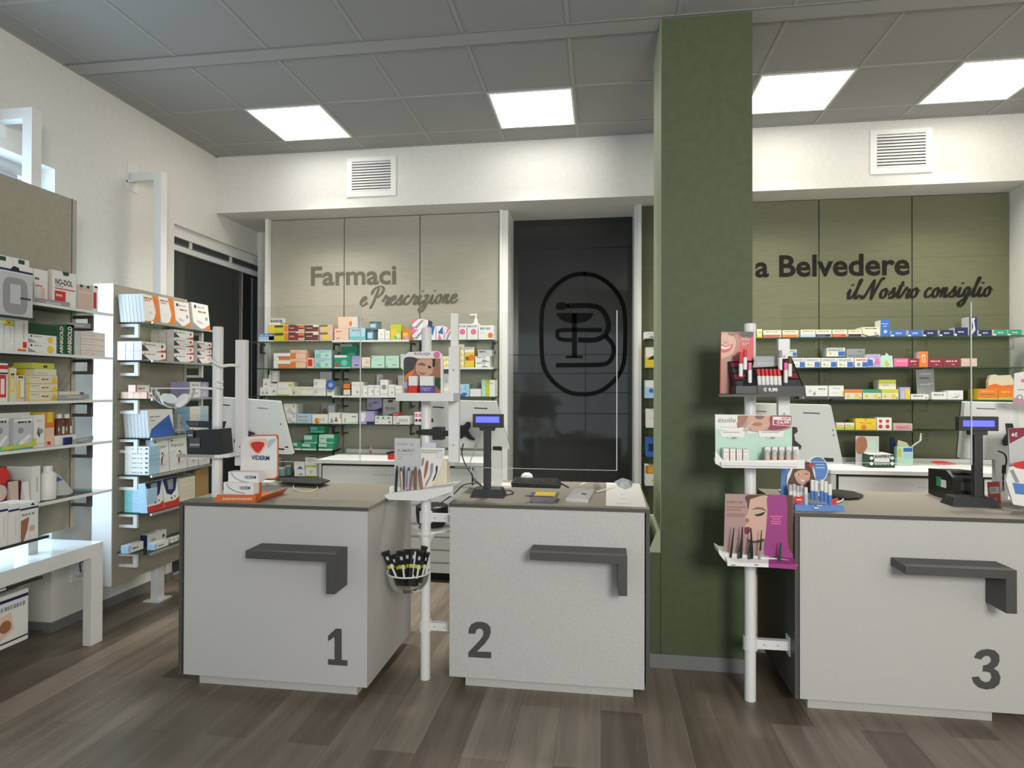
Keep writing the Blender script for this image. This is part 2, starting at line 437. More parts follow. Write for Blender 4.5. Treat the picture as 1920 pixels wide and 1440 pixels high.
for (u0, v0, u1, v1), where in (((651, 293, 743, 367), 'on the soffit left of the green column'), ((1631, 248, 1747, 327), 'on the soffit right of the green column')):
    a = at(u0, (v0 + v1) / 2, y=YS).x; c = at(u1, (v0 + v1) / 2, y=YS).x; z1 = 3.475; z0 = 3.14
    t = thing('air_grille', ((a + c) / 2, YS, z0), 'white louvred air grille ' + where, 'vent', 'air grilles')
    q = MB(); f = .045
    q.box(a, YS - .012, z0, c, YS, z0 + f, WHITE); q.box(a, YS - .012, z1 - .035, c, YS, z1, WHITE); q.box(a, YS - .012, z0 + f, a + f, YS, z1 - .035, WHITE); q.box(c - f, YS - .012, z0 + f, c, YS, z1 - .035, WHITE)
    q.box(a + f, YS - .002, z0 + f, c - f, YS, z1 - .035, GASKET); q.build('frame', t)
    q = MB(); n = 11; h = (z1 - .035 - z0 - f) / n
    for i in range(n):
        zz = z0 + f + i * h
        q.hexa([(a + f, YS - .014, zz), (c - f, YS - .014, zz), (c - f, YS - .002, zz + h * .62), (a + f, YS - .002, zz + h * .62), (a + f, YS - .014, zz + .006), (c - f, YS - .014, zz + .006), (c - f, YS - .002, zz + h * .62 + .006), (a + f, YS - .002, zz + h * .62 + .006)], WHITE)
    q.build('louvre', t)

# ------------------------------------------------------------------ display walls with lettering
GLY = dict(
    e=[[(0, .42), (.35, .52), (.56, .78), (.42, 1), (.16, .82), (.08, .38), (.26, .03), (.52, .05), (.85, .4)]],
    r=[[(0, .4), (.22, .9), (.28, 1.08), (.36, .86), (.62, .88), (.55, .5), (.5, .15), (.66, 0), (.92, .4)]],
    s=[[(0, .3), (.3, .7), (.46, 1.08), (.5, .7), (.56, .3), (.36, 0), (.08, .12)], [(.36, 0), (.6, .08), (.88, .4)]],
    c=[[(.56, .84), (.36, 1), (.1, .65), (.1, .25), (.3, 0), (.56, .1), (.85, .4)]],
    i=[[(0, .4), (.18, .98), (.14, .4), (.2, .03), (.4, .03), (.65, .4)], [(.3, 1.38), (.27, 1.52)]],
    z=[[(0, .8), (.2, 1), (.46, .86), (.25, .38), (.05, .06), (.36, .08), (.4, -.35), (.12, -.85), (-.2, -.72), (-.08, -.4), (.35, -.05), (.85, .4)]],
    o=[[(.42, 1), (.1, .75), (.08, .25), (.3, 0), (.56, .25), (.56, .75), (.42, 1), (.55, .76), (.9, .72)]],
    n=[[(0, .4), (.16, .98), (.16, .5), (.1, 0)], [(.12, .35), (.36, .95), (.52, .88), (.48, .4), (.52, .05), (.68, 0), (.95, .4)]],
    P=[[(.42, 1.95), (.32, 1.2), (.2, .4), (.0, -.35)], [(-.25, 1.25), (-.12, 1.85), (.5, 2.15), (.95, 1.9), (.9, 1.35), (.5, .95), (.25, 1.05)]],
    N=[[(-.35, .35), (-.2, -.02), (.05, .3), (.6, 2.0)], [(.6, 2.0), (.66, 1.0), (.74, -.15)], [(.74, -.15), (1.0, 1.0), (1.35, 2.1), (1.6, 1.98)]],
    t=[[(0, .4), (.28, 1.2), (.38, 1.75), (.26, 1.0), (.2, .2), (.38, 0), (.65, .4)], [(-.02, 1.22), (.62, 1.32)]],
    l=[[(0, .4), (.28, 1.2), (.46, 1.9), (.34, 1.95), (.24, 1.0), (.2, .2), (.36, 0), (.65, .4)]],
    g=[[(.52, .9), (.3, 1), (.08, .6), (.15, .1), (.42, .15), (.56, .92), (.5, .2), (.32, -.65), (.02, -1.0), (-.25, -.72), (.1, -.35), (.9, .4)]])
ADV = dict(e=.78, r=.86, s=.82, c=.78, i=.62, z=.8, o=.84, n=.9, P=1.2, N=1.55, t=.62, l=.62, g=.84)
def script_text(mb, s, m, u0, u1, vb0, vb1, xh, y, w):
    """Slanted brush script between photo columns u0..u1, baseline vb0..vb1, x-height xh pixels."""
    total = sum(ADV.get(ch, .55) for ch in s); k = (u1 - u0) / (total + .25); x = .1
    for g_, ch in enumerate(s):
        cnt = [110 * (g_ % 2)]
        for st in GLY.get(ch, []):
            q = smooth_line(st, 6)
            def to3(p, x=x):   # each point a hair nearer than the last, so crossing strokes never share a plane
                px = u0 + (x + p.x) * k + p.y * xh * .27; cnt[0] += 1
                return at(px, vb0 + (vb1 - vb0) * (px - u0) / (u1 - u0) - p.y * xh, y=y - cnt[0] * 9e-6)
            # widths in glyph units
            ribbon(mb, q, w, m, to3, True)
        x += ADV.get(ch, .55)
def bold_text(mb, s, m, u0, u1, vb0, vb1, cap, y, bold=.035):
    put_text(mb, s, m, at(u0, vb0, y=y), at(u1, vb1, y=y), at(u0, vb0 - cap, y=y), bold)

YP = YB - .003
t = thing('display_wall', (-1.95, YB, 0), 'beige wall panelling with Farmaci lettering behind the left shelves', 'wall panelling')
xs = [-3.004, -2.297, -1.593, -.868]
for i in range(3):
    q = MB(); q.box(xs[i] + .004, YB, .0, xs[i + 1] - .004, YB + .02, ZS - .006, BEIGE); q.box(xs[i] - .001, YB + .012, 0, xs[i] + .005, YB + .02, ZS, GASKET)
    z5 = at(700, 571, y=YB).z
    for zz in (at(700, 508, y=YB).z, z5): q.box(xs[i] + .004, YB - .0006, zz - .0012, xs[i + 1] - .004, YB, zz + .0012, TAUPE)
    q.build('panel', t)
q = MB(); bold_text(q, 'Farmaci', LETTERG, 583, 743, 536, 533, 36, YP, .024); script_text(q, 'e Prescrizione', LETTERG, 672, 858, 573.5, 567.5, 16.5, YP, .25); q.build('lettering', t)
t = thing('display_wall', (1.75, YB, 0), 'green wall panelling with Belvedere lettering behind the right shelves', 'wall panelling')
xs = [.328, 1.04, 1.738, 2.434, 3.13]
for i in range(4):
    q = MB(); q.box(xs[i] + .004, YB, 0, xs[i + 1] - .004, YB + .02, ZS - .006, GREENP); q.box(xs[i] - .001, YB + .012, 0, xs[i] + .005, YB + .02, ZS, GASKET)
    for zz in (at(1800, 481, y=YB).z, at(1800, 592, y=YB).z): q.box(xs[i] + .004, YB - .0006, zz - .0012, xs[i + 1] - .004, YB, zz + .0012, COLUMN)
    q.build('panel', t)
q = MB(); bold_text(q, 'a Belvedere', LETTERK, 1416, 1706, 520.5, 516, 41, YP, .024); bold_text(q, 'Farmaci', LETTERK, 1236, 1409, 524, 520.5, 41, YP, .03)
script_text(q, 'il Nostro consiglio', LETTERK, 1585, 1861, 560, 555, 17.5, YP, .27); q.build('lettering', t)

# ------------------------------------------------------------------ service counters
DIG1 = [(300 + a / 3.2, 880 + c / 3.2) for a, c in ((1055, 955), (1008, 1000), (1008, 1032), (1047, 1006), (1047, 1141), (1008, 1138), (1008, 1172), (1125, 1180), (1125, 1146), (1090, 1143), (1090, 957))]
DIG2 = [(820 + a * .3229, 900 + c * .3229) for a, c in ((180, 892), (183, 862), (197, 838), (225, 824), (257, 823), (290, 833), (308, 855), (311, 885), (301, 915), (277, 950), (243, 983), (229, 996), (313, 999), (312, 1036), (180, 1028), (180, 1000), (213, 966), (248, 929), (264, 905), (268, 882), (258, 866), (243, 862), (228, 869), (220, 893))]
DIG3 = [(1380 + a * .3195, 920 + c * .3195) for a, c in ((1397, 982), (1412, 950), (1440, 934), (1478, 929), (1520, 938), (1545, 965), (1547, 1000), (1536, 1026), (1513, 1043), (1540, 1062), (1553, 1095), (1545, 1135), (1515, 1160), (1470, 1168), (1425, 1156), (1395, 1130), (1383, 1095), (1424, 1090), (1438, 1112), (1465, 1125), (1490, 1117), (1500, 1094), (1493, 1070), (1470, 1062), (1447, 1062), (1450, 1026), (1475, 1021), (1495, 1005), (1496, 986), (1485, 972), (1466, 969), (1450, 977), (1441, 991))]
def counter(x0, x1, y0, y1, side, label, digit, hook, px1=None):
    Z1, ZB = .936, .065
    t = thing('service_counter', ((x0 + x1) / 2, (y0 + y1) / 2, 0), label, 'counter', 'numbered service counters')
    q = MB(); q.box(x0 + .004 + (.02 if side < 0 else 0), y0, ZB, x1 - .004 - (.02 if side > 0 else 0), y1 - .02, Z1 - .019, LAMI); q.build('body', t)
    q = MB(); q.box(x0, y0 - .006, Z1 - .018, x1, y1, Z1, DARKLAM); q.box(x0, y0 - .0068, Z1 - .018, x1, y0 - .006, Z1 - .0006, DARKEDGE); q.build('worktop', t)
    sx = x0 if side < 0 else x1 - .018
    q = MB(); q.box(sx, y0 - .006, ZB, sx + .018, y1, Z1 - .018, DARKEDGE); q.build('side_panel', t)
    q = MB(); q.box(x0 + .075, y0 + .055, 0, px1 or x1 - .075, y1 - .08, ZB, LAMI); q.build('plinth', t)
    q = MB(); q.face([at(u, v, y=y0 - .0012) for u, v in digit], STICK); q.build('numeral', t)
    hx0, hx1 = hook; d = .145; th = .037; zt = .743
    q = MB(); q.prism([(hx0, y0 - d, zt), (hx1, y0 - d, zt), (hx1, y0 - d, zt - .185), (hx1 - .042, y0 - d, zt - .185), (hx1 - .042, y0 - d, zt - th), (hx0, y0 - d, zt - th)], (0, d, 0), HOOK); q.build('bag_shelf', t)
    return t
counter(-2.115, -1.1165, 2.88, 3.595, -1, 'light grey service counter marked 1 nearest the left wall', DIG1, (-1.668, -1.222))
counter(-.76, .231, 3.0573, 3.877, 1, 'light grey service counter marked 2 left of the green column', DIG2, (-.333, .119))
counter(.898, 2.50, 3.0792, 3.78, -1, 'light grey service counter marked 3 right of the green column', DIG3, (1.318, 1.756), 1.77)

# ------------------------------------------------------------------ drawer cabinets under the back shelves
def cabinet(x0, x1, dx0, dx1, label):
    t = thing('drawer_cabinet', ((x0 + x1) / 2, 5.0, 0), label, 'cabinet', 'white drawer cabinets')
    q = MB(); q.box(x0, 4.735, .07, x1, 5.285, .905, WHITE); q.box(x0 + .03, 4.79, 0, x1 - .03, 5.25, .07, GASKET); q.build('body', t)
    q = MB(); q.box(x0 - .012, 4.705, .912, x1 + .012, 5.29, .94, WHITE); q.box(x0, 5.27, .94, x1, 5.29, .975, WHITE); q.build('worktop', t)
    zz = [.07, .155, .255, .355, .455, .60, .75, .90]
    for i in range(len(zz) - 1):
        q = MB(); q.box(dx0 + .01, 4.715, zz[i] + .006, dx1 - .01, 4.735, zz[i + 1] - .010, WHITE)
        if i == 6: 
            um = (dx0 + dx1) / 2 - .18
            for k in range(9): q.box(um + k * .03, 4.7145, .825, um + k * .03 + .021, 4.715, .832, 'S')
        q.build('drawer', t)
    q = MB(); q.box(dx0, 4.72, .07, dx0 + .008, 4.735, .905, GASKET); q.box(dx1 - .008, 4.72, .07, dx1, 4.735, .905, GASKET); q.box(dx0, 4.72, .896, dx1, 4.735, .911, GASKET); q.build('shadow_gap', t)
    return t
cabinet(-2.255, -.89, -2.225, -.985, 'white drawer cabinet under the beige shelves behind counters 1 and 2')
cabinet(1.63, 3.10, 1.665, 3.08, 'white drawer cabinet under the green shelves behind counter 3')

# ------------------------------------------------------------------ glass shelves
def ubracket(q, p, axis, s, m, dp=.12, dz=.075, r=.011):
    """Flat U-shaped shelf bracket standing out from the wall panel."""
    x, y, z = p
    if axis == 'y':   # panel in plane y, shelf grows to -y
        q.box(x - .006, y - dp, z - .014, x + .006, y, z, m); q.box(x - .006, y - dp, z - dz, x + .006, y - dp + .02, z - .014, m); q.box(x - .006, y - dp, z - dz - .014, x + .006, y, z - dz, m)
    else:
        q.box(x, y - .008, z - .018, x + dp, y + .008, z, m); q.box(x + dp - .026, y - .008, z - dz, x + dp, y + .008, z - .018, m); q.box(x, y - .008, z - dz - .018, x + dp, y + .008, z - dz, m)
SHELVES = {}
ORD = ['top', 'second', 'third', 'fourth', 'fifth', 'lowest']
def back_shelf(x0, x1, z, label, rail=None):
    y1 = YB - .002; y0 = 5.052
    t = thing('glass_shelf', ((x0 + x1) / 2, 5.18, z - .008), label, 'shelf', 'glass shelves on the back walls')
    q = MB(); q.box(x0, y0, z - .008, x1, y1, z, GLASS); q.build('glass', t)
    q = MB(); q.box(x0, y0 - .002, z - .0085, x1, y0 - .0002, z + (.0 if not rail else .0), principled('glass_edge', (.03, .06, .045), .2)); q.build('front_edge', t)
    if rail: q = MB(); q.box(x0, y0 - .014, z - .012, x1, y0 - .003, z + .004, METALW); q.build('price_rail', t)
    for xx in (x0 + .03, x1 - .03):
        q = MB(); ubracket(q, (xx, y1, z - .009), 'y', 1, ACRYL if x0 > 0 else GREYP); q.build('bracket', t)
LZ = [1.920, 1.686, 1.447, 1.207, .975, .748]
bx = [(-2.985, -2.31), (-2.285, -1.605), (-1.58, -.885)]
bay = ['left bay', 'middle bay', 'right bay']
for k in range(3):
    for i, z in enumerate(LZ[:6 if k == 0 else 4]):
        x0 = -3.06 if (k == 0 and i in (0, 2)) else bx[k][0]
        if k == 0 and i >= 4: x1 = -2.31
        back_shelf(x0, bx[k][1], z, '%s glass shelf of the beige wall, %s' % (ORD[i], bay[k]), rail=(k == 1 and i in (0, 2)) or (k == 2 and i == 1))
gx = [(.345, 1.025), (1.055, 1.725), (1.75, 2.42), (2.45, 3.115)]
gb = ['bay left of the column edge', 'bay behind the pole display', 'bay above the printer', 'bay beside the right wall']
for k in range(4):
    for i, z in enumerate([1.917, 1.684, 1.440, 1.204, .97, .74][:6 if k == 0 else 4]):
        back_shelf(gx[k][0], gx[k][1], z, '%s glass shelf of the green wall, %s' % (ORD[i], gb[k]))

# ------------------------------------------------------------------ freestanding display panels along the left wall
XA = -3.05
def side_panel_unit(y0, y1, z0, z1, post_y, label, boxed):
    t = thing('display_stand', (-3.14, post_y, 0), label, 'display stand', 'taupe display panels by the left wall')
    q = MB(); q.box(XA - .03, y0, z0, XA, y1, z1, TAUPE); q.box(XA - .032, y0, z0, XA - .03, y1, z1, WHITE); q.build('board', t)  # white backing added to bounce window light onto the wall behind
    q = MB(); q.box(XA, y1 - .03, z0, XA + .0015, y1, z1, principled('light_taupe_edge', (.42, .39, .32), .5)); q.box(XA, y1 - .034, z0, XA + .0006, y1 - .03, z1, GASKET); q.build('edge_strip', t)
    if boxed: q = MB(); q.box(-3.19, y0 - .004, z0, XA - .001, y0 + .02, z1 + .004, WHITE); q.build('side_board', t)
    q = MB(); q.box(-3.17, post_y - .03, .008 if post_y > 3.5 else .5925, -3.11, post_y + .03, 3.06, METALW); q.box(XL + .01, post_y - .03, 3.0, -3.17, post_y + .03, 3.06, METALW)
    q.build('post', t)
    q = MB(); q.box(XL, post_y - .05, 2.93, XL + .008, post_y + .05, 3.13, METALW); q.box(XL, post_y - .05, 2.985, XL + .06, post_y - .045, 3.0, METALW); q.build('wall_bracket', t)
    if post_y > 3.5: q = MB(); q.box(-3.20, post_y - .07, 0, -3.08, post_y + .07, .008, METALW); q.build('foot', t)
    q = MB(); q.box(XA - .07, post_y - .02, z1 - .3, XA - .03, post_y + .02, z1 - .2, METALW); q.box(XA - .07, post_y - .02, z0 + .1, XA - .03, post_y + .02, z0 + .2, METALW); q.build('clamp', t)
side_panel_unit(2.53, 3.23, .70, 2.61, 3.025, 'tall taupe display panel nearer the camera, above the white table', False)
side_panel_unit(3.515, 4.212, .262, 2.168, 4.04, 'taupe display panel with white lit edge beside the dark sliding door', True)
def side_shelf(y0, y1, z, label, bm, front=-2.83, rail=METALW, panelx=XA):
    t = thing('glass_shelf', ((panelx + front) / 2, (y0 + y1) / 2, z - .008), label, 'shelf', 'glass shelves on the left wall panels')
    q = MB(); q.box(panelx + .001, y0, z - .008, front, y1, z, GLASS); q.build('glass', t)
    q = MB(); q.box(front, y0, z - .011, front + .012, y1, z + .003, rail); q.build('front_rail', t)
    for yy in (y0 + .03, y1 - .03):
        q = MB(); ubracket(q, (panelx, yy, z - .009), 'x', 1, bm, .125, .07); q.build('bracket', t)
AZ = [1.940, 1.687, 1.441, 1.203, .921]
BRK = principled('bracket_bronze', (.10, .08, .085), .4)
for i, z in enumerate(AZ): side_shelf(2.52, 3.245, z, '%s glass shelf of the near left display panel' % ['top', 'second', 'third', 'fourth', 'lowest'][i], BRK)
BZ = [1.930, 1.686, 1.443, 1.193, .957, .717, .466]
for i, z in enumerate(BZ): side_shelf(3.55, 4.25, z, '%s glass shelf of the far left display panel' % ['top', 'second', 'third', 'fourth', 'fifth', 'sixth', 'lowest'][i], METALW, -2.815, ALU)
# next bay toward the camera, mostly outside the picture
t = thing('display_stand', (-2.88, 2.2, .5925), 'display board at the picture edge carrying the grey knee-brace box', 'display stand')
q = MB(); q.box(-2.86, 1.9, .66, -2.83, 2.40, 2.40, TAUPE); q.build('board', t)
q = MB(); q.box(-2.94, 2.18, 0, -2.88, 2.24, 2.40, METALW); q.build('post', t)
ZU, ZL_ = at(55, 597, x=-2.66).z - .001, at(40, 1016, x=-2.66).z - .001
for z, nm, ye in ((ZU, 'upper', 2.575), (ZL_, 'lower', 2.66)):
    t = thing('glass_shelf', (-2.74, 2.2, z - .008), nm + ' dark-edged glass shelf at the left picture edge', 'shelf', 'glass shelves on the left wall panels')
    q = MB(); q.box(-2.812, 1.95, z - .008, -2.655, ye, z, GLASS); q.box(-2.829, 1.95, z - .008, -2.812, 2.40, z, GLASS); q.build('glass', t)
    q = MB(); q.box(-2.655, 1.95, z - .010, -2.648, ye, z + .002, GREYP); q.build('front_rail', t)

# white table under the near display panel
t = thing('display_table', (-3.15, 2.8, 0), 'white glossy table with square legs under the near display panel', 'table')
q = MB(); q.box(-3.50, 2.0, .588, -2.956, 3.338, .592, GLOSSW); q.box(-3.50, 2.0, .515, -2.956, 3.338, .588, METALW); q.build('table_top', t)
for yy in (3.252, 2.0):
    q = MB(); q.box(-3.008, yy, 0, -2.956, yy + .086, .515, METALW); q.build('leg', t)
q = MB(); q.box(-3.36, 2.0, 0, -3.30, 2.086, .515, METALW); q.build('leg', t)
# low shelves under the table
for z, nm in ((.485, 'upper'), (.19, 'lower')):
    q = MB(); q.box(-3.3, 2.1, z - .008, -3.015, 2.985, z, GLASS); q.box(-3.015, 2.1, z - .01, -3.008, 2.985, z + .002, GREYP)
    q.build('glass_shelf', None, None, nm + ' low glass shelf with dark edge under the white table', 'shelf', 'low shelves under the table')
q = MB(); q.box(-3.27, 2.6, .001, -3.23, 2.64, .512, METALW); q.build('shelf_post', None, None, 'white post holding the low shelves under the white table', 'post')
# wall socket and its leads
t = thing('wall_socket', (XL, 3.63, .30), 'white double wall socket under the white table', 'socket')
q = MB(); q.box(XL, 3.535, .265, XL + .012, 3.71, .365, METALW); q.build('plate', t)
for yy in (3.58, 3.655):
    q = MB(); q.lathe([(.022, XL + .012), (.022, XL + .03), (.016, XL + .04)], (0, yy, .31), 'S', 14, 'x'); q.build('plug', t)
for k, (a, lab) in enumerate(((3.58, 'upper thin dark lead from the wall socket to the table leg'), (3.655, 'lower thin grey lead from the wall socket to the table leg'))):
    q = MB(); q.tube(smooth_line([(XL + .035, a, .315), (XL + .07, a - .04, .40 - .06 * k), (XL + .2, a - .12, .40 - .08 * k), (-3.05, 3.36, .36 - .06 * k), (-3.02, 3.345, .44 - .1 * k)], 5), .004, GREYP, 6); q.build('power_lead', None, None, lab, 'cable', 'socket leads')

# ------------------------------------------------------------------ helpers for small goods
def pbox(q, u0, v0, u1, v1, y, d, m):
    """Box whose front in the plane y covers the photo rectangle, d metres deep."""
    a = at(u0, (v0 + v1) / 2, y=y); c = at(u1, (v0 + v1) / 2, y=y); um = (u0 + u1) / 2
    q.box(a.x, y, at(um, v1, y=y).z, c.x, y + d, at(um, v0, y=y).z, m)
def ppoly(q, pts, y, d, m, sm=False):
    p = smooth_line(pts, 5, True) if sm else [Vector((*t, 0)) for t in pts]
    q.prism([at(t.x, t.y, y=y) for t in p], (0, d, 0), m)
def rod(q, u0, v0, u1, v1, wpx, y, m, n=10, y1=None):
    a = at(u0, v0, y=y); c = at(u1, v1, y=y if y1 is None else y1); q.tube([a, c], wpx / F_PX * y / 2, m, n)
def ptext(q, s, m, u0, v0, u1, v1, y, bold=.02, sl=0):
    put_text(q, s, m, at(u0, v1, y=y), at(u1, v1 + sl, y=y), at(u0, v0, y=y), bold)
def Zat(u, v, y): return at(u, v, y=y).z
ZT = .936

# ------------------------------------------------------------------ clear protective screens
def screen(u0, v0, u1, v1, y, bar, label, ztop_inner=None, arm=None):
    a = at(u0, 700, y=y).x; c = at(u1, 700, y=y).x; z1 = Zat((u0 + u1) / 2, v0, y); z0 = Zat((u0 + u1) / 2, v1, y)
    bu0, bv0, bu1, bv1 = bar
    x0 = at(bu0, bv0, y=y).x; x1 = at(bu1, bv0, y=y).x; bz1 = Zat(bu0, bv0, y); bz0 = Zat(bu0, bv1, y)
    t = thing('protective_screen', ((x0 + x1) / 2, y, bz0), label, 'screen', 'clear counter screens')
    q = MB(); q.box(a, y + .006, z0, c, y + .011, z1, PLEXI); q.build('pane', t)
    E_ = principled('acrylic_edge', (.62, .66, .62), .3)
    q = MB(); q.box(c, y + .0055, z0, c + .004, y + .0115, z1, E_); q.box(a, y + .0055, z0 - .002, c + .004, y + .0115, z0, E_); q.box(a, y + .0065, z1, c, y + .0105, z1 + .0012, ACRYL); q.build('polished_edge', t)
    q = MB(); q.box(x0, y - .03, bz0, x1, y + .005, bz1, METALW)
    q.build('post', t, bevel=.003)
    if ztop_inner: q = MB(); q.box(x0 + .008, y - .015, bz1, x1 - .008, y + .004, Zat(bu0, ztop_inner, y), principled('post_core', (.8, .8, .74), .5)); q.build('post_core', t)
    q = MB()
    for k in (.15, .8): q.lathe([(.005, y - .033), (.004, y - .03)], ((x0 + x1) / 2, 0, bz0 + (bz1 - bz0) * k), 'G', 10, 'y')
    q.build('screw', t)
    return t
screen(451, 575, 674, 866, 3.12, (447, 638, 466, 872), 'clear plexiglass screen on a white post over counter 1')
screen(853, 584, 1156, 879, 3.16, (843.5, 651, 863, 866), 'clear plexiglass screen on a white post over counter 2', 588)
screen(1466, 569, 1822, 868, 3.16, (1456, 636, 1478, 800), 'clear plexiglass screen on a white post over counter 3')

# ------------------------------------------------------------------ display poles
def pole(x, y, r, z0, vtop, label):
    zt = at(960, vtop, y=y).z
    t = thing('display_pole', (x, y, z0), label, 'pole', 'white display poles at the counters')
    q = MB(); q.lathe([(r, z0), (r, zt - .004), (r * .93, zt)], (x, y, 0), METALW, 28); q.build('tube', t)
    return t
def clampbar(t, x0, x1, y, z, h=.02):
    q = MB(); q.box(min(x0, x1), y - .016, z - h, max(x0, x1), y + .016, z + h, METALW); q.lathe([(.034, z - h * 1.4), (.034, z + h * 1.4)], (x0, y, 0), METALW, 20)
    q.box(x1 - .004, y - .03, z - .045, x1 + .004, y + .03, z + .045, METALW)
    for dx in (.35, .7): q.lathe([(.004, y - .018), (.0035, y - .016)], (x0 + (x1 - x0) * dx, 0, z), 'G', 8, 'y')
    q.build('counter_clamp', t)

# pole beside counter 1
P1 = at(407, 931, z=ZT)
t1 = pole(P1.x, P1.y, .0265, ZT, 606, 'white display pole standing on counter 1 beside its clear screen')
y1 = P1.y
q = MB(); q.tube(smooth_line([at(393, 672, y=y1 - .03), at(400, 678, y=y1 - .045), at(415, 686, y=y1 - .035), at(430, 685, y=y1), at(450, 685, y=y1 + .05)], 5), .0085, METALW, 10); q.build('screen_arm', t1)
q = MB()
for v in (716, 727): q.tube([at(405, v, y=y1 - .02), at(417.5, v, y=y1 - .03)], .007, METALW, 8)
q.build('peg', t1)
q = MB(); rod(q, 366, 727, 400, 729, 5, y1 - .01, METALW); q.build('bowl_arm', t1)
bc = at(325, 728, y=2.97); rb = 40 / F_PX * 2.97
q = MB(); prof = [(rb * math.cos(a), bc.z - rb * .98 * math.sin(a)) for a in [i * math.pi / 2 / 9 for i in range(10)]]
q.lathe(prof, (bc.x, bc.y, 0), BOWLM, 32, caps=False)
ring = [(bc.x + rb * math.cos(a), bc.y + rb * math.sin(a), bc.z) for a in [i * 2 * math.pi / 32 for i in range(33)]]
q.tube(ring, .0035, principled('frosted_rim', (.75, .78, .76), .3), 6, False)
q.tube([(bc.x + rb * math.cos(a), bc.y - rb * .02, bc.z - rb * math.sin(a)) for a in [math.pi * i / 20 for i in range(21)]], .0038, principled('frosted_rim', (.75, .78, .76), .3), 5)
q.build('bowl', t1)
q = MB(); ppoly(q, [(331, 853), (420, 853), (428, 858), (360, 861)], 2.95, .16, METALW); pbox(q, 331, 852, 400, 858, 2.945, .005, TAUPE); q.build('tray', t1)
for k, (pts, lab) in enumerate((([(298, 748), (306, 738), (322, 741), (330, 752), (326, 763), (312, 762), (303, 757)], 'white sachet lying left in the clear bowl on the pole'), ([(326, 757), (334, 745), (345, 738), (354, 744), (348, 756), (336, 764)], 'white sachet leaning right in the clear bowl on the pole'))):
    q = MB(); ppoly(q, pts, 2.955 - .02 * k, .018, 'W', True); q.build('sachet', None, None, lab, 'sachet')
# black cosmetics case on the tray
t = thing('cosmetic_case', at(385, 853, y=3.0), 'black cosmetic display case on the tray of the counter 1 pole', 'display case')
q = MB(); ppoly(q, [(349, 808), (408, 805), (412, 852), (351, 853)], 2.96, .12, BLACKP); q.build('body', t)
q = MB(); ppoly(q, [(347, 789), (424, 790), (420, 803), (356, 801)], 3.05, .004, BLACKP); ppoly(q, [(352, 792), (374, 792), (372, 798), (356, 798)], 3.048, .001, 'D'); q.build('header_card', t)
q = MB(); ppoly(q, [(351, 806), (362, 805), (362, 821), (349, 821)], 2.952, .005, 'D'); pbox(q, 352, 815, 361, 817, 2.951, .001, 'S'); q.build('label', t)
q = MB(); ppoly(q, [(355, 822), (375, 820), (375, 840), (354, 840)], 2.957, .002, 'D'); pbox(q, 356, 832, 374, 836, 2.955, .001, 'G'); q.build('front_print', t)
q = MB(); rod(q, 412, 815, 413, 840, 6, 2.96, ACRYL); pbox(q, 396, 800, 424, 812, 2.97, .05, ACRYL); q.build('clear_cover', t)

# pole between counters 1 and 2
P2 = at(797.5, 1272, z=0); y2 = P2.y
t2 = pole(P2.x, y2, .0262, 0, 613, 'tall white display pole between counters 1 and 2')
for v in (970, 1173): clampbar(t2, P2.x, -.757, y2, Zat(815, v, y2))
q = MB(); pbox(q, 742, 737, 850, 752, 2.98, .15, METALW); q.build('tray', t2)
q = MB(); ppoly(q, [(720, 929), (733, 924), (850, 912), (848, 922), (795, 939), (728, 937)], 3.0, .18, METALW); ppoly(q, [(733, 911), (850, 911), (850, 930), (733, 930)], 3.17, .006, METALW); q.build('lower_tray', t2)
zz = Zat(800, 990, y2 + .12); q = MB(); q.lathe([(.125, zz - .004), (.125, zz + .004)], (P2.x + .02, y2 + .15, 0), METALW, 32); q.lathe([(.03, zz - .05), (.05, zz - .004)], (P2.x, y2 + .02, 0), METALW, 20); q.build('round_tray', t2)
q = MB(); pbox(q, 810, 801, 830, 825, y2 - .03, .06, BLACKP); pbox(q, 786, 805, 811, 816, y2 - .035, .07, BLACKP); pbox(q, 829, 808, 844, 818, y2 - .02, .03, BLACKP); rod(q, 781, 810, 788, 810, 9, y2, BLACKP); q.build('screen_clamp', t2, bevel=.003)
q = MB(); bc = at(766, 1072, y=y2 - .08); rb = .108
q.tube([(bc.x + rb * math.cos(a), bc.y + rb * math.sin(a), bc.z) for a in [i * 2 * math.pi / 32 for i in range(33)]], .004, METALW, 8, False)
q.lathe([(rb, bc.z), (rb * .92, bc.z - .045), (rb * .72, bc.z - .085), (rb * .3, bc.z - .10), (.001, bc.z - .102)], (bc.x, bc.y, 0), BOWLM, 32, caps=False); q.build('ring_bowl', t2)
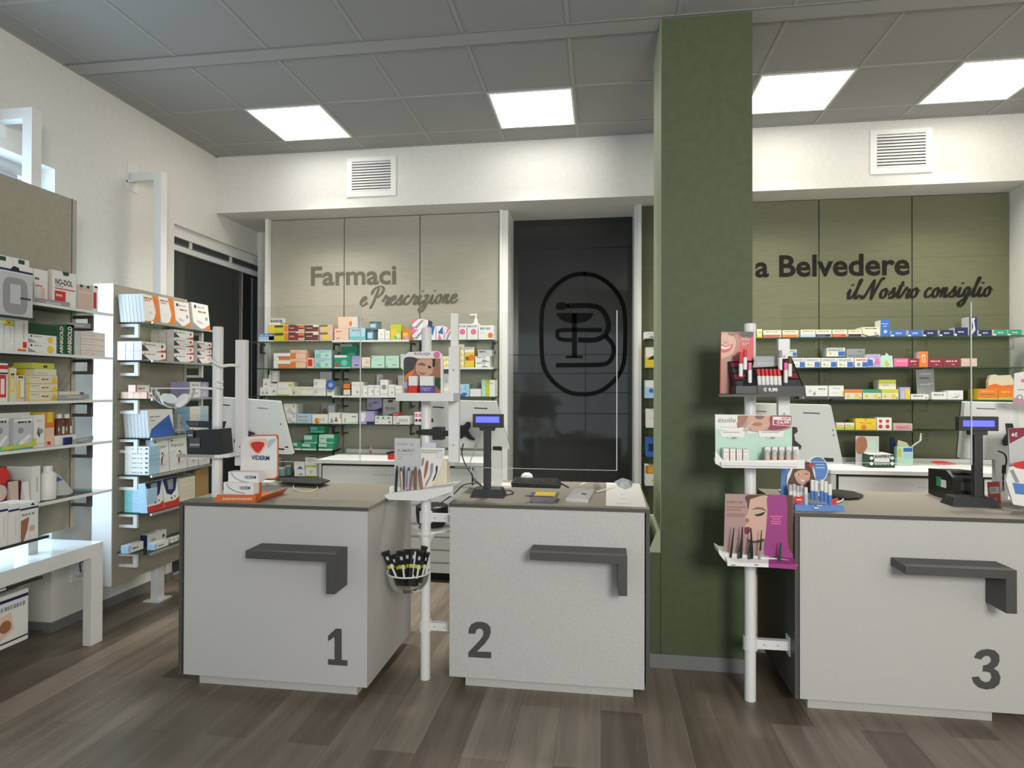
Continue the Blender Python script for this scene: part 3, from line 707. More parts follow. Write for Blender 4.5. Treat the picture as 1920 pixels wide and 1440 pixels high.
# combs in packets inside the ring bowl
SETB = [(722, 1034, 748, 1095, 14), (736, 1040, 752, 1097, 14), (752, 1033, 758, 1098, 15), (764, 1030, 765, 1099, 15), (778, 1030, 772, 1099, 15), (789, 1033, 778, 1097, 13), (796, 1024, 783, 1092, 11), (802, 1036, 788, 1092, 8)]
for k, (u0, v0, u1, v1, w) in enumerate(SETB):
    y = bc.y - .055 + .02 * ((k * 3) % 5)
    a = at(u0, v0, y=y); c = at(u1, v1, y=bc.y - .03 + .012 * (k % 4)); d = (a - c).normalized(); sx = Vector((1, 0, 0)); sx = (sx - d * sx.dot(d)).normalized(); sy = d.cross(sx); w2 = w / F_PX * y / 2
    t = thing('makeup_brush_pack', c, ['leftmost', 'second from left', 'third from left', 'fourth from left', 'fifth from left', 'third from right', 'second from right', 'rightmost'][k] + ' black cosmetic pack in the wire ring bowl', 'cosmetic pack', 'black packs in the ring bowl')
    L = (a - c).length
    def slab(q, s0, s1, hw, th, m, dx=0):
        o = c + sx * dx
        q.hexa([o + d * s0 - sx * hw - sy * th, o + d * s0 + sx * hw - sy * th, o + d * s0 + sx * hw + sy * th, o + d * s0 - sx * hw + sy * th, o + d * s1 - sx * hw - sy * th, o + d * s1 + sx * hw - sy * th, o + d * s1 + sx * hw + sy * th, o + d * s1 - sx * hw + sy * th], m)
    q = MB(); slab(q, 0, L * .93, w2, .005, BLACKP); slab(q, L * .93, L, w2 * 1.15, .007, BLACKP); q.build('sleeve', t)
    q = MB(); slab(q, L * .5, L * .60, w2 * .96, .0056, 'L'); slab(q, L * .75, L * .85, w2 * .35, .0058, 'S'); q.build('label', t)
    if k in (0, 2, 4, 5, 7): q = MB(); slab(q, L * .22, L * (.62 if k != 4 else .95), .0045, .009, 'W', w2 * .3); q.build('handle', t)
# make-up card stand on the upper tray
t = thing('cosmetic_stand', at(794, 738, y=3.03), 'white cosmetic stand with woman portrait on the pole between counters 1 and 2', 'display stand')
yc = 3.06
q = MB(); ppoly(q, [(756, 740), (757, 668), (766, 660), (820, 658), (828, 664), (830, 672), (830, 740)], yc, .02, 'W'); ppoly(q, [(751, 664), (757, 664), (757, 695), (752, 690)], yc + .01, .01, 'W'); q.build('frame_card', t)
q = MB(); picture(q, [(SKIN2, [(758, 672), (826, 672), (826, 739), (757, 739)], False), ('D', [(758, 672), (782, 672), (778, 685), (774, 694), (766, 700), (758, 706)], True), (SKIN, [(783, 676), (800, 673), (812, 676), (813, 694), (806, 703), (796, 705), (786, 703), (780, 694)], True),
    ('U', [(783, 684), (790, 680), (797, 683), (797, 686), (790, 685)], True), ('K', [(802, 687), (806, 686), (809, 689), (805, 691)], True), ('F', [(784, 696), (792, 699), (799, 699), (792, 703)], True), ('K', [(811, 673), (816, 673), (815, 688), (811, 688)], False), (SKIN2, [(812, 692), (823, 688), (824, 702), (814, 707)], True),
    ('X', [(815, 708), (826, 708), (826, 732), (815, 722)], False), ('V', [(757, 716), (764, 715), (764, 728), (757, 728)], False), ('O', [(760, 704), (776, 693), (774, 702), (761, 714)], True), ('P', oval(819, 665.5, 6, 6), True)], yc, clip=(757, 659, 826, 739)); ptext(q, 'ROUGJ+', LETTERG, 777, 661, 808, 667.5, yc - .0006, .01); q.build('portrait', t)
for k, (a, c, w, low, lab) in enumerate(((766, 782, 16, 'R', 'white and red lip product box before the woman portrait'), (787, 812, 24, principled('print_indigo', (.10, .10, .30), .4), 'white and indigo product box marked TEST before the woman portrait'))):
    q = MB(); pbox(q, a, 723, c, 738, 3.02, .03, low); pbox(q, a, 705, c, 723, 3.02, .03, 'W')
    if k: ptext(q, 'TEST', 'V', 789, 727, 808, 733, 3.0195)
    q.build('cosmetic_box', None, None, lab, 'box')
# pencil cards on the lower tray
t = thing('pencil_stand', at(765, 926, y=3.04), 'grey JUMBO pencil display card on the lower pole tray', 'display stand'); yc = 3.05
q = MB(); pbox(q, 739.5, 822, 787, 926, yc, .012, 'S'); pbox(q, 730, 914, 800, 926, yc - .005, .03, 'W'); q.build('card', t)
q = MB(); ptext(q, 'JUMBO', 'G', 744, 842, 778, 849, yc - .0006, .03); ptext(q, 'make up', 'G', 745, 829, 776, 837, yc - .0006, .0)
for (a, c, v) in ((744, 776, 851.5), (746, 755, 856), (746, 754, 860)): pbox(q, a, v, c, v + .8, yc - .0006, .0003, 'G')
q.build('print', t)
PEN = [(745, 873, 742, 924, 5, 'K', 'dark brown'), (752, 876, 755, 924, 4.5, 'Z', 'beige'), (758, 874, 757, 918, 4, 'D', 'charcoal'), (767, 876, 765, 918, 5, 'V', 'grey violet'), (774, 882, 769, 924, 3.5, 'F', 'slim brown'), (779.5, 875, 779, 924, 5, 'U', 'deep brown'), (787, 880, 792, 925, 5, 'F', 'tilted brown')]
for a, v0, c, v1, w, m, nm in PEN:
    t_ = thing('makeup_pencil', at(c, v1, y=3.02), nm + ' make-up pencil leaning on the grey JUMBO card', 'pencil', 'make-up pencils'); q = MB(); rod(q, c, v1, c + (a - c) * .84, v1 + (v0 - v1) * .84, w, 3.02, m); q.build('body', t_)
    q = MB(); e = at(c + (a - c) * .84, v1 + (v0 - v1) * .84, y=3.02); f = at(a, v0, y=3.02); q.tube([e, f], [w / F_PX * 1.51, w / F_PX * .9], 'D', 10); q.build('cap', t_)
t = thing('swatch_card', at(812, 926, y=3.1), 'white card with brown pencil strokes beside the JUMBO card', 'display card'); yc = 3.09
q = MB(); ppoly(q, [(785, 839), (834, 840), (832, 858), (826, 876), (818, 898), (800, 926), (787, 926)], yc, .004, 'W'); pbox(q, 806, 862, 838, 927, yc + .02, .06, 'C'); q.build('card', t)
q = MB(); picture(q, [('G', [(791, 861), (795, 858), (795, 868), (792, 874), (790, 873)], True), ('F', [(798, 868), (803, 864), (802, 880), (796, 898), (795, 890)], True), ('G', [(807, 872), (812, 869), (811, 886), (804, 903), (797, 914), (799, 904), (806, 890)], True), ('K', [(817, 876), (820, 873), (820, 884), (815, 898), (811, 903), (813, 896), (817, 886)], True)], yc)
for v in (844, 847.5): pbox(q, 790, v, 830 if v < 846 else 820, v + 1.6, yc - .0006, .0003, 'G')
q.tube([at(824 + 5 * math.cos(i * .6), 854 + 5 * math.sin(i * .6), y=yc - .001) for i in range(12)], .0008, 'G', 5); q.build('print', t)
q = MB(); ppoly(q, [(791, 830), (818, 830), (817, 841), (791, 841)], 3.115, .02, principled('pale_pack', (.62, .66, .78), .3)); q.build('cosmetic_box', None, at(804, 841, y=3.12), 'pale glittery pack standing behind the white stroke card', 'box')
# black container on the round tray
zz = Zat(800, 990, y2 + .12)
q = MB(); cc = (at(810, 970, y=y2 + .15).x, y2 + .15, 0); h = Zat(810, 946, y2 + .15) - zz
q.lathe([(.06, zz + .004), (.082, zz + .03), (.088, zz + .075), (.088, zz + h - .005), (.08, zz + h)], cc, BLACKP, 24); q.build('desk_bin', None, None, 'black rounded container on the round tray behind the pole', 'container')

# pole beside counter 3
P3 = at(1406.5, 1312, z=0); y3 = P3.y
t3 = pole(P3.x, y3, .0268, 0, 612, 'white display pole in front of the green column beside counter 3')
q = MB(); zt = at(1407, 609, y=y3).z; q.lathe([(.0285, zt - .028), (.0285, zt), (.02, zt + .003)], (P3.x, y3, 0), 'W', 24); q.build('cap', t3)
clampbar(t3, P3.x, .897, y3, Zat(1440, 1207, y3), .022)
q = MB(); ppoly(q, [(1347, 740), (1511, 737), (1512, 743), (1349, 744)], 2.97, .17, BLACKP); q.build('black_tray', t3)
q = MB(); pbox(q, 1352, 868, 1496, 874, 2.97, .18, METALW); q.build('tray', t3)
q = MB(); ppoly(q, [(1347, 1030), (1357, 1036), (1480, 1050), (1496, 1060), (1490, 1062), (1364, 1058), (1349, 1040)], 3.03, .13, METALW); q.build('lower_tray', t3)
# lipstick display
t = thing('lipstick_display', at(1430, 738, y=3.04), 'black and red lipstick display priced 9,90 on top tray of the right pole', 'display stand')
yc = 3.09; q = MB(); ppoly(q, [(1352, 622), (1413, 622), (1413, 738), (1350, 738)], yc, .012, 'R'); q.build('poster_card', t)
q = MB(); picture(q, [('M', [(1352, 622), (1413, 622), (1413, 738), (1351, 738)], False), ('R', [(1384, 628), (1413, 622), (1413, 676), (1388, 676), (1384, 650)], True), ('K', [(1390, 622), (1413, 622), (1413, 630), (1402, 634), (1388, 630)], True),
    (SKIN2, [(1352, 622), (1378, 624), (1388, 640), (1384, 658), (1372, 672), (1366, 690), (1370, 738), (1351, 738)], True), (SKIN, [(1353, 628), (1372, 628), (1380, 642), (1374, 662), (1360, 670), (1352, 668)], True), ('U', [(1366, 622), (1380, 624), (1376, 630), (1366, 628)], True),
    ('R', [(1352, 646), (1362, 649), (1374, 645), (1370, 656), (1360, 661), (1352, 659)], True), ('W', [(1353, 649), (1362, 651), (1371, 648), (1366, 653), (1358, 655), (1353, 653)], True), ('F', [(1356, 640), (1362, 642), (1366, 639), (1362, 644)], True)], yc, clip=(1352, 622, 1412.5, 738))
ptext(q, 'jelly', 'S', 1389, 632, 1406, 640, yc - .003, .01); ptext(q, 'BEAM', 'S', 1391, 642, 1404, 648, yc - .003, .01); q.build('poster', t)
q = MB()
a = [at(1365, 678, y=3.08), at(1485, 672, y=3.08), at(1511, 732, y=2.98), at(1380, 732, y=2.98)]
q.prism(a, (0, .02, -.0), 'K')
q.hexa([at(1380, 738, y=2.98), at(1511, 738, y=2.98), at(1485, 738, y=3.10), at(1366, 738, y=3.10), at(1380, 724, y=2.98), at(1510, 724, y=2.98), at(1485, 724, y=3.10), at(1366, 724, y=3.10)], 'K')
for k, (m, f0, f1) in enumerate((('M', .05, .2), ('D', .25, .42), ('M', .46, .62), ('D', .68, .9))):
    for (s0, s1) in ((.03, .30), (.72, .97)):
        n = Vector((0, -.0008, .0004)); P = lambda s, f: (a[0].lerp(a[1], s)).lerp(a[3].lerp(a[2], s), f) + n
        q.face([P(s0, f0), P(s1, f0), P(s1, f1), P(s0, f1)], m)
q.build('stepped_body', t)
q = MB(); ppoly(q, [(1416, 668), (1462, 668), (1465, 690), (1411, 691)], 3.055, .004, 'G'); 
for v in (680, 683): pbox(q, 1420, v, 1458, v + 1.2, 3.054, .0005, 'S')
q.build('header_card', t)
q = MB(); pbox(q, 1420, 722, 1468, 738, 2.974, .004, 'K'); ptext(q, '€ 9,90', 'W', 1431, 727, 1458, 735, 2.9735, .04); q.build('price_card', t)
for k in range(6):
    u = 1420 + k * 7.6
    tt = thing('lipstick', at(u + 3.6 + 1, 721, y=3.0), 'red lipstick with white tube, %s of the six in the middle row' % ['first', 'second', 'third', 'fourth', 'fifth', 'last'][k], 'lipstick', 'middle row of red lipsticks')
    q = MB(); rod(q, u + 4, 722, u + 3, 705, 6.6, 3.0, 'W'); q.build('tube', tt); q = MB(); rod(q, u + 3, 705, u + 1.5, 692, 6.4, 3.0, 'R'); q.build('cap', tt)
for (u, v0, vm, v1, m, lab) in ((1389, 660, 682, 706, 'R', 'tester lipstick with long red cap at the upper left of the black display'), (1397, 655, 670, 693, 'R', 'red tester lipstick second from left on the black display'), (1406, 680, 694, 718, 'P', 'pinkish red tester lipstick third from left on the black display'), (1463, 657, 671, 694, 'G', 'tester lipstick with grey cap on the black display'), (1473, 680, 694, 718, 'P', 'tester lipstick with berry cap right of the red row'), (1481, 668, 682, 706, 'I', 'tester lipstick with dark brown cap at far right of the display')):
    tt = thing('lipstick', at(u, v1, y=3.01), lab, 'lipstick', 'tester lipsticks')
    q = MB(); rod(q, u, v1, u, vm, 7, 3.01, 'W'); q.build('tube', tt); q = MB(); rod(q, u, vm, u, v0, 6.4, 3.01, m); q.build('cap', tt)
# etoile display
t = thing('cosmetic_stand', at(1420, 870, y=3.05), 'white and mint etoile display priced 4,99 on the right pole', 'display stand'); yc = 3.09
q = MB(); ppoly(q, [(1341, 777), (1485, 779), (1485, 866), (1342, 866)], yc, .012, 'W'); q.build('back_card', t)
q = MB(); picture(q, [('Q', [(1341.5, 803), (1365, 808), (1400, 812), (1440, 812), (1470, 808), (1485, 800), (1485, 866), (1342, 866)], False), (MAUVE, [(1398, 779), (1484, 779.5), (1484, 800), (1474, 806), (1440, 812), (1404, 808), (1394, 802), (1384, 800), (1382, 792)], True), (SKIN, [(1404, 779.5), (1446, 779.5), (1446, 792), (1438, 803), (1424, 809), (1410, 806), (1402, 794)], True),
    ('F', [(1384, 779), (1402, 779), (1398, 790), (1390, 800), (1382, 802), (1384, 792)], True), (SKIN3, [(1393, 810), (1398, 800), (1412, 789), (1414, 791), (1404, 804), (1400, 811)], True), ('M', [(1446, 779.5), (1484, 780), (1484, 796), (1470, 804), (1442, 806), (1444, 796)], True), (SKIN2, [(1410, 795), (1420, 792), (1430, 795), (1422, 799), (1414, 798)], True), ('U', [(1416, 780), (1432, 780), (1430, 785), (1420, 786)], True),
    ('W', [(1449, 781), (1483, 782), (1483, 799), (1449, 797)], False), (principled('print_crimson', (.45, .02, .08), .4), [(1451, 787), (1482, 788.5), (1482, 798), (1451, 796)], False)], yc, clip=(1342, 779, 1484.5, 866))
for (a, c) in ((1350, 1397), (1422, 1470)): picture(q, [('W', [(a, 808), (c, 809), (c - 2, 820), (a + 2, 819)], False)], yc - .003); pbox(q, a + 5, 810, c - 10, 811.3, yc - .0042, .0003, 'G'); pbox(q, a + 14, 819, a + 22, 823, yc - .0042, .0003, 'S'); pbox(q, a + 23, 819, a + 31, 823, yc - .0042, .0003, 'G')
ptext(q, 'étoile', 'G', 1347, 783, 1380, 792, yc - .004, .0); ptext(q, '€4,99', 'W', 1455, 789, 1480, 796, yc - .005, .04); ptext(q, '€7,99', 'D', 1466, 783, 1480, 786.5, yc - .005, .01)
for k in range(6): pbox(q, 1352 + k * 5, 799, 1354 + k * 5, 802, yc - .004, .0003, 'J')
q.build('poster', t)
q = MB(); ppoly(q, [(1341, 846), (1357, 864), (1509, 862), (1509, 879), (1355, 877), (1341, 869)], 2.985, .006, 'W'); q.hexa([at(1341, 869, y=3.09), at(1357, 877, y=2.99), at(1509, 878, y=2.99), at(1495, 868, y=3.09), at(1341, 866, y=3.09), at(1357, 873, y=2.99), at(1509, 873, y=2.99), at(1495, 866, y=3.09)], 'W')
ptext(q, 'étoile', 'S', 1420, 868, 1444, 874, 2.984, 0); q.build('tray', t)
for k in range(4):
    u = 1357 + k * 12.2
    q = MB(); pbox(q, u, 841 + k * .7, u + 10, 868, 3.03 - .004 * k, .05, 'W'); pbox(q, u + 1.5, 846, u + 8.5, 849, 3.0295 - .004 * k, .0004, 'H'); pbox(q, u + 2, 853, u + 8, 862, 3.0295 - .004 * k, .0004, 'J'); q.build('cosmetic_box', None, None, '%s of four white and rose boxes at the left of the etoile tray' % ['leftmost', 'second', 'third', 'rightmost'][k], 'box', 'left boxes of the etoile tray')
for k in range(5):
    u = 1434 + k * 13.1
    tt = thing('serum_bottle', at(u + 4, 870, y=3.01), '%s small white dropper bottle in the front row of the etoile tray' % ['first', 'second', 'third', 'fourth', 'fifth'][k], 'bottle', 'front row bottles of the etoile tray')
    q = MB(); c = at(u + 4.5, 868, y=3.01); z0 = Zat(u, 869, 3.01); r = 4.6 / F_PX * 3.01; zn = Zat(u, 851, 3.01); ztp = Zat(u, 843, 3.01)
    q.lathe([(r * .9, z0), (r, z0 + .004), (r, zn - .006), (r * .5, zn)], (c.x, c.y, 0), 'Z', 14); q.build('flask', tt)
    q = MB(); q.lathe([(r * .8, zn - .002), (r * .8, zn + .012), (r * .3, ztp - .004), (r * .15, ztp)], (c.x, c.y, 0), 'S', 14); q.build('dropper', tt)
    q = MB(); pbox(q, u + 1, 838, u + 11, 868, 3.045, .02, 'W'); pbox(q, u + 2, 843, u + 10, 846, 3.0446, .0004, 'J'); q.build('cosmetic_box', None, None, 'slim white box behind the %s dropper bottle of the etoile tray' % ['first', 'second', 'third', 'fourth', 'fifth'][k], 'box', 'back row boxes of the etoile tray')
# eyeliner display
t = thing('cosmetic_stand', at(1420, 1050, y=3.05), 'mauve and magenta eyeliner display with woman profile on the right pole', 'display stand'); yc = 3.06
q = MB(); ppoly(q, [(1360, 926), (1488, 929), (1486, 1048), (1357, 1040)], yc, .01, MAUVE); q.build('back_card', t)
q = MB(); picture(q, [(MAUVE, [(1360, 927), (1487, 929), (1486, 1047), (1357, 1040)], False), ('I', [(1440, 929), (1487, 929), (1486, 1047), (1440, 1040)], False), ('I', [(1404, 927), (1487, 929), (1486, 1020), (1474, 1000), (1440, 960), (1438, 934), (1412, 940), (1404, 955), (1401, 945)], True), (SKIN3, [(1410, 935), (1440, 930), (1446, 960), (1438, 990), (1432, 1014), (1414, 1015), (1400, 1008), (1397, 996), (1398, 984), (1402, 980), (1396, 974), (1402, 962), (1404, 952), (1406, 940)], True),
    ('U', [(1410, 956), (1420, 951), (1432, 953), (1437, 960), (1430, 956), (1418, 955)], True), ('K', [(1415, 965), (1424, 963), (1434, 960), (1430, 966), (1420, 968)], True), ('M', [(1396, 990), (1404, 988), (1407, 993), (1404, 1000), (1397, 1001)], True), (SKIN2, [(1397, 973), (1402, 972), (1405, 977), (1400, 979)], True), ('I', [(1401, 1012), (1416, 1014), (1432, 1010), (1430, 1016), (1410, 1018)], True),
    (MAGENTA, [(1441, 929), (1473, 929), (1476, 1000), (1480, 1030), (1490, 1046), (1440, 1044), (1433, 1030), (1436, 1000), (1439, 960)], True)], yc, clip=(1358, 928, 1487, 1047))
ptext(q, 'make up', 'F', 1363, 938, 1393, 945, yc - .003, 0)
for (a, c, v) in ((1363, 1398, 950), (1363, 1390, 955), (1363, 1396, 963.5), (1363, 1394, 967)): pbox(q, a, v, c, v + 1.8, yc - .003, .0003, 'F')
for (a, c, v) in ((1444, 1467, 967.5), (1448, 1463, 972), (1445, 1465, 976.5), (1446, 1464, 981)): pbox(q, a, v, c, v + 2, yc - .004, .0003, 'P')
q.build('poster', t)
q = MB(); q.hexa([at(1358, 1040, y=3.06), at(1364, 1061, y=2.99), at(1441, 1064, y=2.99), at(1441, 1046, y=3.06), at(1358, 1036, y=3.06), at(1364, 1054, y=2.99), at(1441, 1057, y=2.99), at(1441, 1042, y=3.06)], 'W')
q.hexa([at(1441, 1046, y=3.06), at(1441, 1064, y=2.99), at(1494, 1068, y=2.99), at(1488, 1050, y=3.06), at(1441, 1042, y=3.06), at(1441, 1057, y=2.99), at(1494, 1058, y=2.99), at(1488, 1046, y=3.06)], MAGENTA)
for a in (1371, 1414): pbox(q, a, 1058, a + 8, 1060.5, 2.9895, .0004, 'G')
q.build('tray', t)
for k, (u, v0, u1, v1, w, m, nm) in enumerate(((1376, 990, 1370, 1045, 4, 'K', 'leftmost black'), (1392, 988, 1389, 1046, 5, 'K', 'thick black'), (1391, 1005, 1384, 1051, 4, 'D', 'short charcoal'), (1408, 990, 1410, 1047, 5, 'K', 'middle black'), (1408, 1008, 1404, 1052, 4.5, 'D', 'front charcoal'), (1428, 994, 1424, 1053, 3.5, 'G', 'slim grey'), (1464, 1017, 1461, 1053, 5, 'X', 'dark green'))):
    tt = thing('eyeliner_pen', at(u1, v1, y=3.02), nm + ' eyeliner pen standing in the mauve and magenta display', 'pen', 'eyeliner pens')
    q = MB(); rod(q, u1, v1, u1 + (u - u1) * .35, v1 + (v0 - v1) * .35, w, 3.02, m); q.build('barrel', tt)
    q = MB(); e = at(u1 + (u - u1) * .36, v1 + (v0 - v1) * .36, y=3.02); f = at(u, v0, y=3.02); q.tube([e, f], [w / F_PX * 1.51, w / F_PX * .6], 'K' if m != 'X' else 'X', 10); q.build('cap', tt)

# ------------------------------------------------------------------ point-of-sale screens and desk devices
def monitor(tl, tr, br, bl, yt, yb, slots, label, base, vesa):
    t = thing('pos_monitor', (*base, ZT), label, 'monitor', 'white till monitors seen from behind')
    P = [at(*bl, y=yb), at(*br, y=yb), at(*tr, y=yt), at(*tl, y=yt)]
    q = MB(); q.prism(P, (0, .03, .004), WHITE); q.build('casing', t, bevel=.006)
    q = MB(); Q = [p + Vector((0, .031, .004)) for p in P]; q.prism(Q, (0, .008, 0), BLACKP); q.build('display', t)
    q = MB()
    for u0, v0, u1, v1 in slots:
        f = min(1, max(0, (v0 - tl[1]) / (bl[1] - tl[1]))); y = yt + (yb - yt) * f - .0012; q.hexa([at(u0, v1, y=y), at(u1, v1 + 1.2, y=y), at(u1, v1 + 1.2, y=y + .001), at(u0, v1, y=y + .001), at(u0, v0, y=y), at(u1, v0 + 1.2, y=y), at(u1, v0 + 1.2, y=y + .001), at(u0, v0, y=y + .001)], 'K')
    q.build('vent_slot', t)
    if vesa: q = MB(); ppoly(q, vesa, (yt + yb) / 2 - .012, .012, BLACKP); q.build('bracket', t)
    c = (P[0] + P[1]) / 2
    q = MB(); q.box(base[0] - .09, base[1] - .03, ZT, base[0] + .09, base[1] + .10, ZT + .012, 'W'); q.box(base[0] - .03, c.y + .0, ZT + .012, base[0] + .03, c.y + .028, P[0].z + .05, 'W'); q.build('stand', t)
    return t
monitor((410, 745), (523, 753), (548, 852), (404, 848), 3.46, 3.50, [(418, 758, 431, 760), (482, 763, 503, 765.5), (525, 791, 527, 796), (534, 836, 540, 839), (521, 840, 533, 843)], 'white till monitor on counter 1 behind the orange display', (-2.06, 3.46), [(444, 806), (458, 806), (476, 812), (470, 828), (480, 842), (466, 838), (448, 842), (438, 828)])
monitor((806, 751), (930, 753), (955, 842), (800, 838), 3.56, 3.60, [(811, 762, 832, 764), (889, 764, 914, 766), (924, 836, 941, 844), (809, 784, 812, 791)], 'white till monitor on counter 2 between screen post and customer display', (-.76 + .15, 3.60), [(860, 797), (869, 798), (875, 791), (882, 792), (882, 800), (877, 808), (884, 818), (890, 823), (889, 826), (880, 824), (872, 818), (862, 824)])
monitor((1412, 757), (1558, 760), (1581, 870), (1404, 866), 3.56, 3.60, [(1417, 770, 1437, 771.5), (1506, 773, 1537, 775), (1561, 804, 1562.5, 808), (1562, 814, 1564, 817), (1545, 858, 1563, 866)], 'white till monitor on counter 3 behind the right display pole', (1.08, 3.60), [(1480, 800), (1494, 801), (1496, 809), (1489, 815), (1491, 826), (1503, 836), (1501, 843), (1488, 838), (1480, 830)])
monitor((1809, 754), (1960, 757), (1985, 864), (1800, 860), 3.52, 3.56, [(1831, 765, 1867, 766.5)], 'white till monitor at right picture edge behind customer display', (2.06, 3.54), [(1886, 794), (1899, 794), (1902, 806), (1898, 834), (1884, 836), (1882, 828), (1890, 812)])
def customer_display(head, scr, stand, base, y, label, k):
    c = at((base[0] + base[2]) / 2, base[3], z=ZT)
    t = thing('customer_display', (c.x, c.y, ZT), label, 'display', 'customer displays with blue screen')
    q = MB(); x0 = at(base[0], base[3], y=y - .06).x; x1 = at(base[2], base[3], y=y - .06).x; cx = (x0 + x1) / 2
    ins = .02; z1 = ZT + .045
    q.hexa([(x0, y - .06, ZT), (x1, y - .06, ZT), (x1, y + .07, ZT), (x0, y + .07, ZT), (x0 + ins, y - .03, z1), (x1 - ins, y - .03, z1), (x1 - ins, y + .06, z1), (x0 + ins, y + .06, z1)], GREYP); q.build('base', t, bevel=.004)
    q = MB(); sx0 = at(stand[0], 850, y=y).x; sx1 = at(stand[2], 850, y=y).x; zt = Zat(stand[0], stand[1], y); q.box(sx0, y - .012, z1 - .005, sx1, y + .022, zt, GREYP); q.box(sx0 - .022, y - .012, zt - .004, sx1 + .022, y + .022, zt + .02, GREYP); q.build('stem', t, bevel=.004)
    q = MB(); pbox(q, head[0], head[1], head[2], head[3], y - .02, .035, GREYP); q.build('head', t, bevel=.003)
    q = MB(); pbox(q, scr[0], scr[1], scr[2], scr[3], y - .0212, .001, SCREENB); q.build('screen', t)
    return t
customer_display((886, 776.5, 943, 802), (892, 781, 936, 792.5), (907, 806, 920, 906), (880, 905, 944, 934), 3.28, 'dark customer display with blue screen on counter 2', 0)
customer_display((1798, 781, 1873, 808), (1806, 788.5, 1865, 800), (1825, 814, 1841, 930), (1788, 930, 1880, 951), 3.40, 'dark customer display with blue screen on counter 3 beside the red card', 1)
# receipt printer
t = thing('receipt_printer', (at(1786, 939, z=ZT).x + .06, 3.62, ZT), 'black receipt printer with green and white label on counter 3', 'printer')
x0 = at(1786, 900, y=3.50).x; x1 = x0 + .15; z1 = Zat(1786, 889, 3.50)
q = MB(); q.prism([(x0, 3.50, ZT + .004), (x0, 3.74, ZT + .004), (x0, 3.74, z1), (x0, 3.56, z1 + .012), (x0, 3.50, z1 - .02)], (.15, 0, 0), BLACKP); q.build('body', t, bevel=.006)
q = MB(); q.box(x0 - .001, 3.56, ZT + .06, x0, 3.61, ZT + .10, 'W'); q.box(x0 - .001, 3.61, ZT + .06, x0, 3.655, ZT + .11, 'E'); q.build('label', t)
q = MB(); q.box(x0 + .04, 3.499, ZT + .06, x0 + .12, 3.50, ZT + .10, 'D'); q.box(x0 + .02, 3.53, z1 + .002, x0 + .13, 3.56, z1 + .013, 'D'); q.build('panel', t)
# red price card
t = thing('price_card_stand', at(1864, 944, z=ZT), 'small red card stand beside the customer display on counter 3', 'card'); y = at(1864, 944, z=ZT).y
q = MB(); ppoly(q, [(1852, 904), (1874, 903), (1877, 943), (1855, 943)], y, .006, principled('coral_card', (.66, .10, .09), .4)); q.build('card', t)
q = MB(); picture(q, [('W', [(1855, 913), (1873, 912.5), (1874, 925), (1856, 926)], False), ('S', [(1857, 915), (1867, 914.6), (1867, 923), (1858, 923)], False), ('W', [(1862, 937), (1866, 933), (1870, 937), (1868, 938), (1866, 935.5), (1864, 938)], False)], y); q.build('print', t)
# leaflets at the right edge
q = MB(); y = 3.30; pts = [(1891, 803), (1960, 800), (1960, 945), (1900, 940), (1893, 880)]
t = thing('leaflet_holder', at(1905, 940, y=y), 'white leaflet with dark red corner leaning at the right picture edge', 'leaflet')
ppoly(q, pts, y, .006, 'S'); q.build('sheet', t)
q = MB(); picture(q, [('M', [(1891, 803), (1950, 801), (1893, 832)], False)], y); ptext(q, '4€', 'W', 1896, 811, 1908, 819, y - .002, .03); q.build('print', t)
q = MB(); y = 3.24; ppoly(q, [(1893, 876), (1960, 866), (1960, 955), (1900, 946), (1886, 900)], y, .012, 'W'); picture(q, [('R', [(1902, 868), (1950, 862), (1950, 880), (1908, 878)], True), ('G', [(1893, 882), (1900, 880), (1912, 905), (1904, 905)], False), (SKYBL, [(1898, 905), (1960, 912), (1960, 932), (1904, 926)], False)], y); q.build('magazine', None, at(1905, 950, y=y), 'white and blue magazine standing before the red-cornered leaflet', 'magazine')
q = MB(); y = 3.36; ppoly(q, [(1902, 700), (1960, 690), (1960, 765), (1900, 757)], y, .004, 'W'); picture(q, [(principled('print_rose', (.55, .3, .36), .4), [(1901, 745), (1960, 755), (1960, 765), (1900, 757)], False), ('G', oval(1912, 745, 6, 5), True), ('W', oval(1912, 745, 3.5, 3), True), ('P', [(1915, 711), (1930, 710), (1930, 716), (1915, 717)], False)], y); pbox(q, 1908, 730, 1940, 731.5, y - .002, .0003, 'G'); q.build('poster', None, None, 'small white and rose poster above the monitor at the right edge', 'poster')
q = MB(); c = at(1905, 810, y=3.345); q.box(c.x, 3.345, ZT, c.x + .012, 3.357, Zat(1905, 756, 3.36), ACRYL); q.build('poster_stand', None, None, 'clear stem holding the small rose poster at the right edge', 'stand')
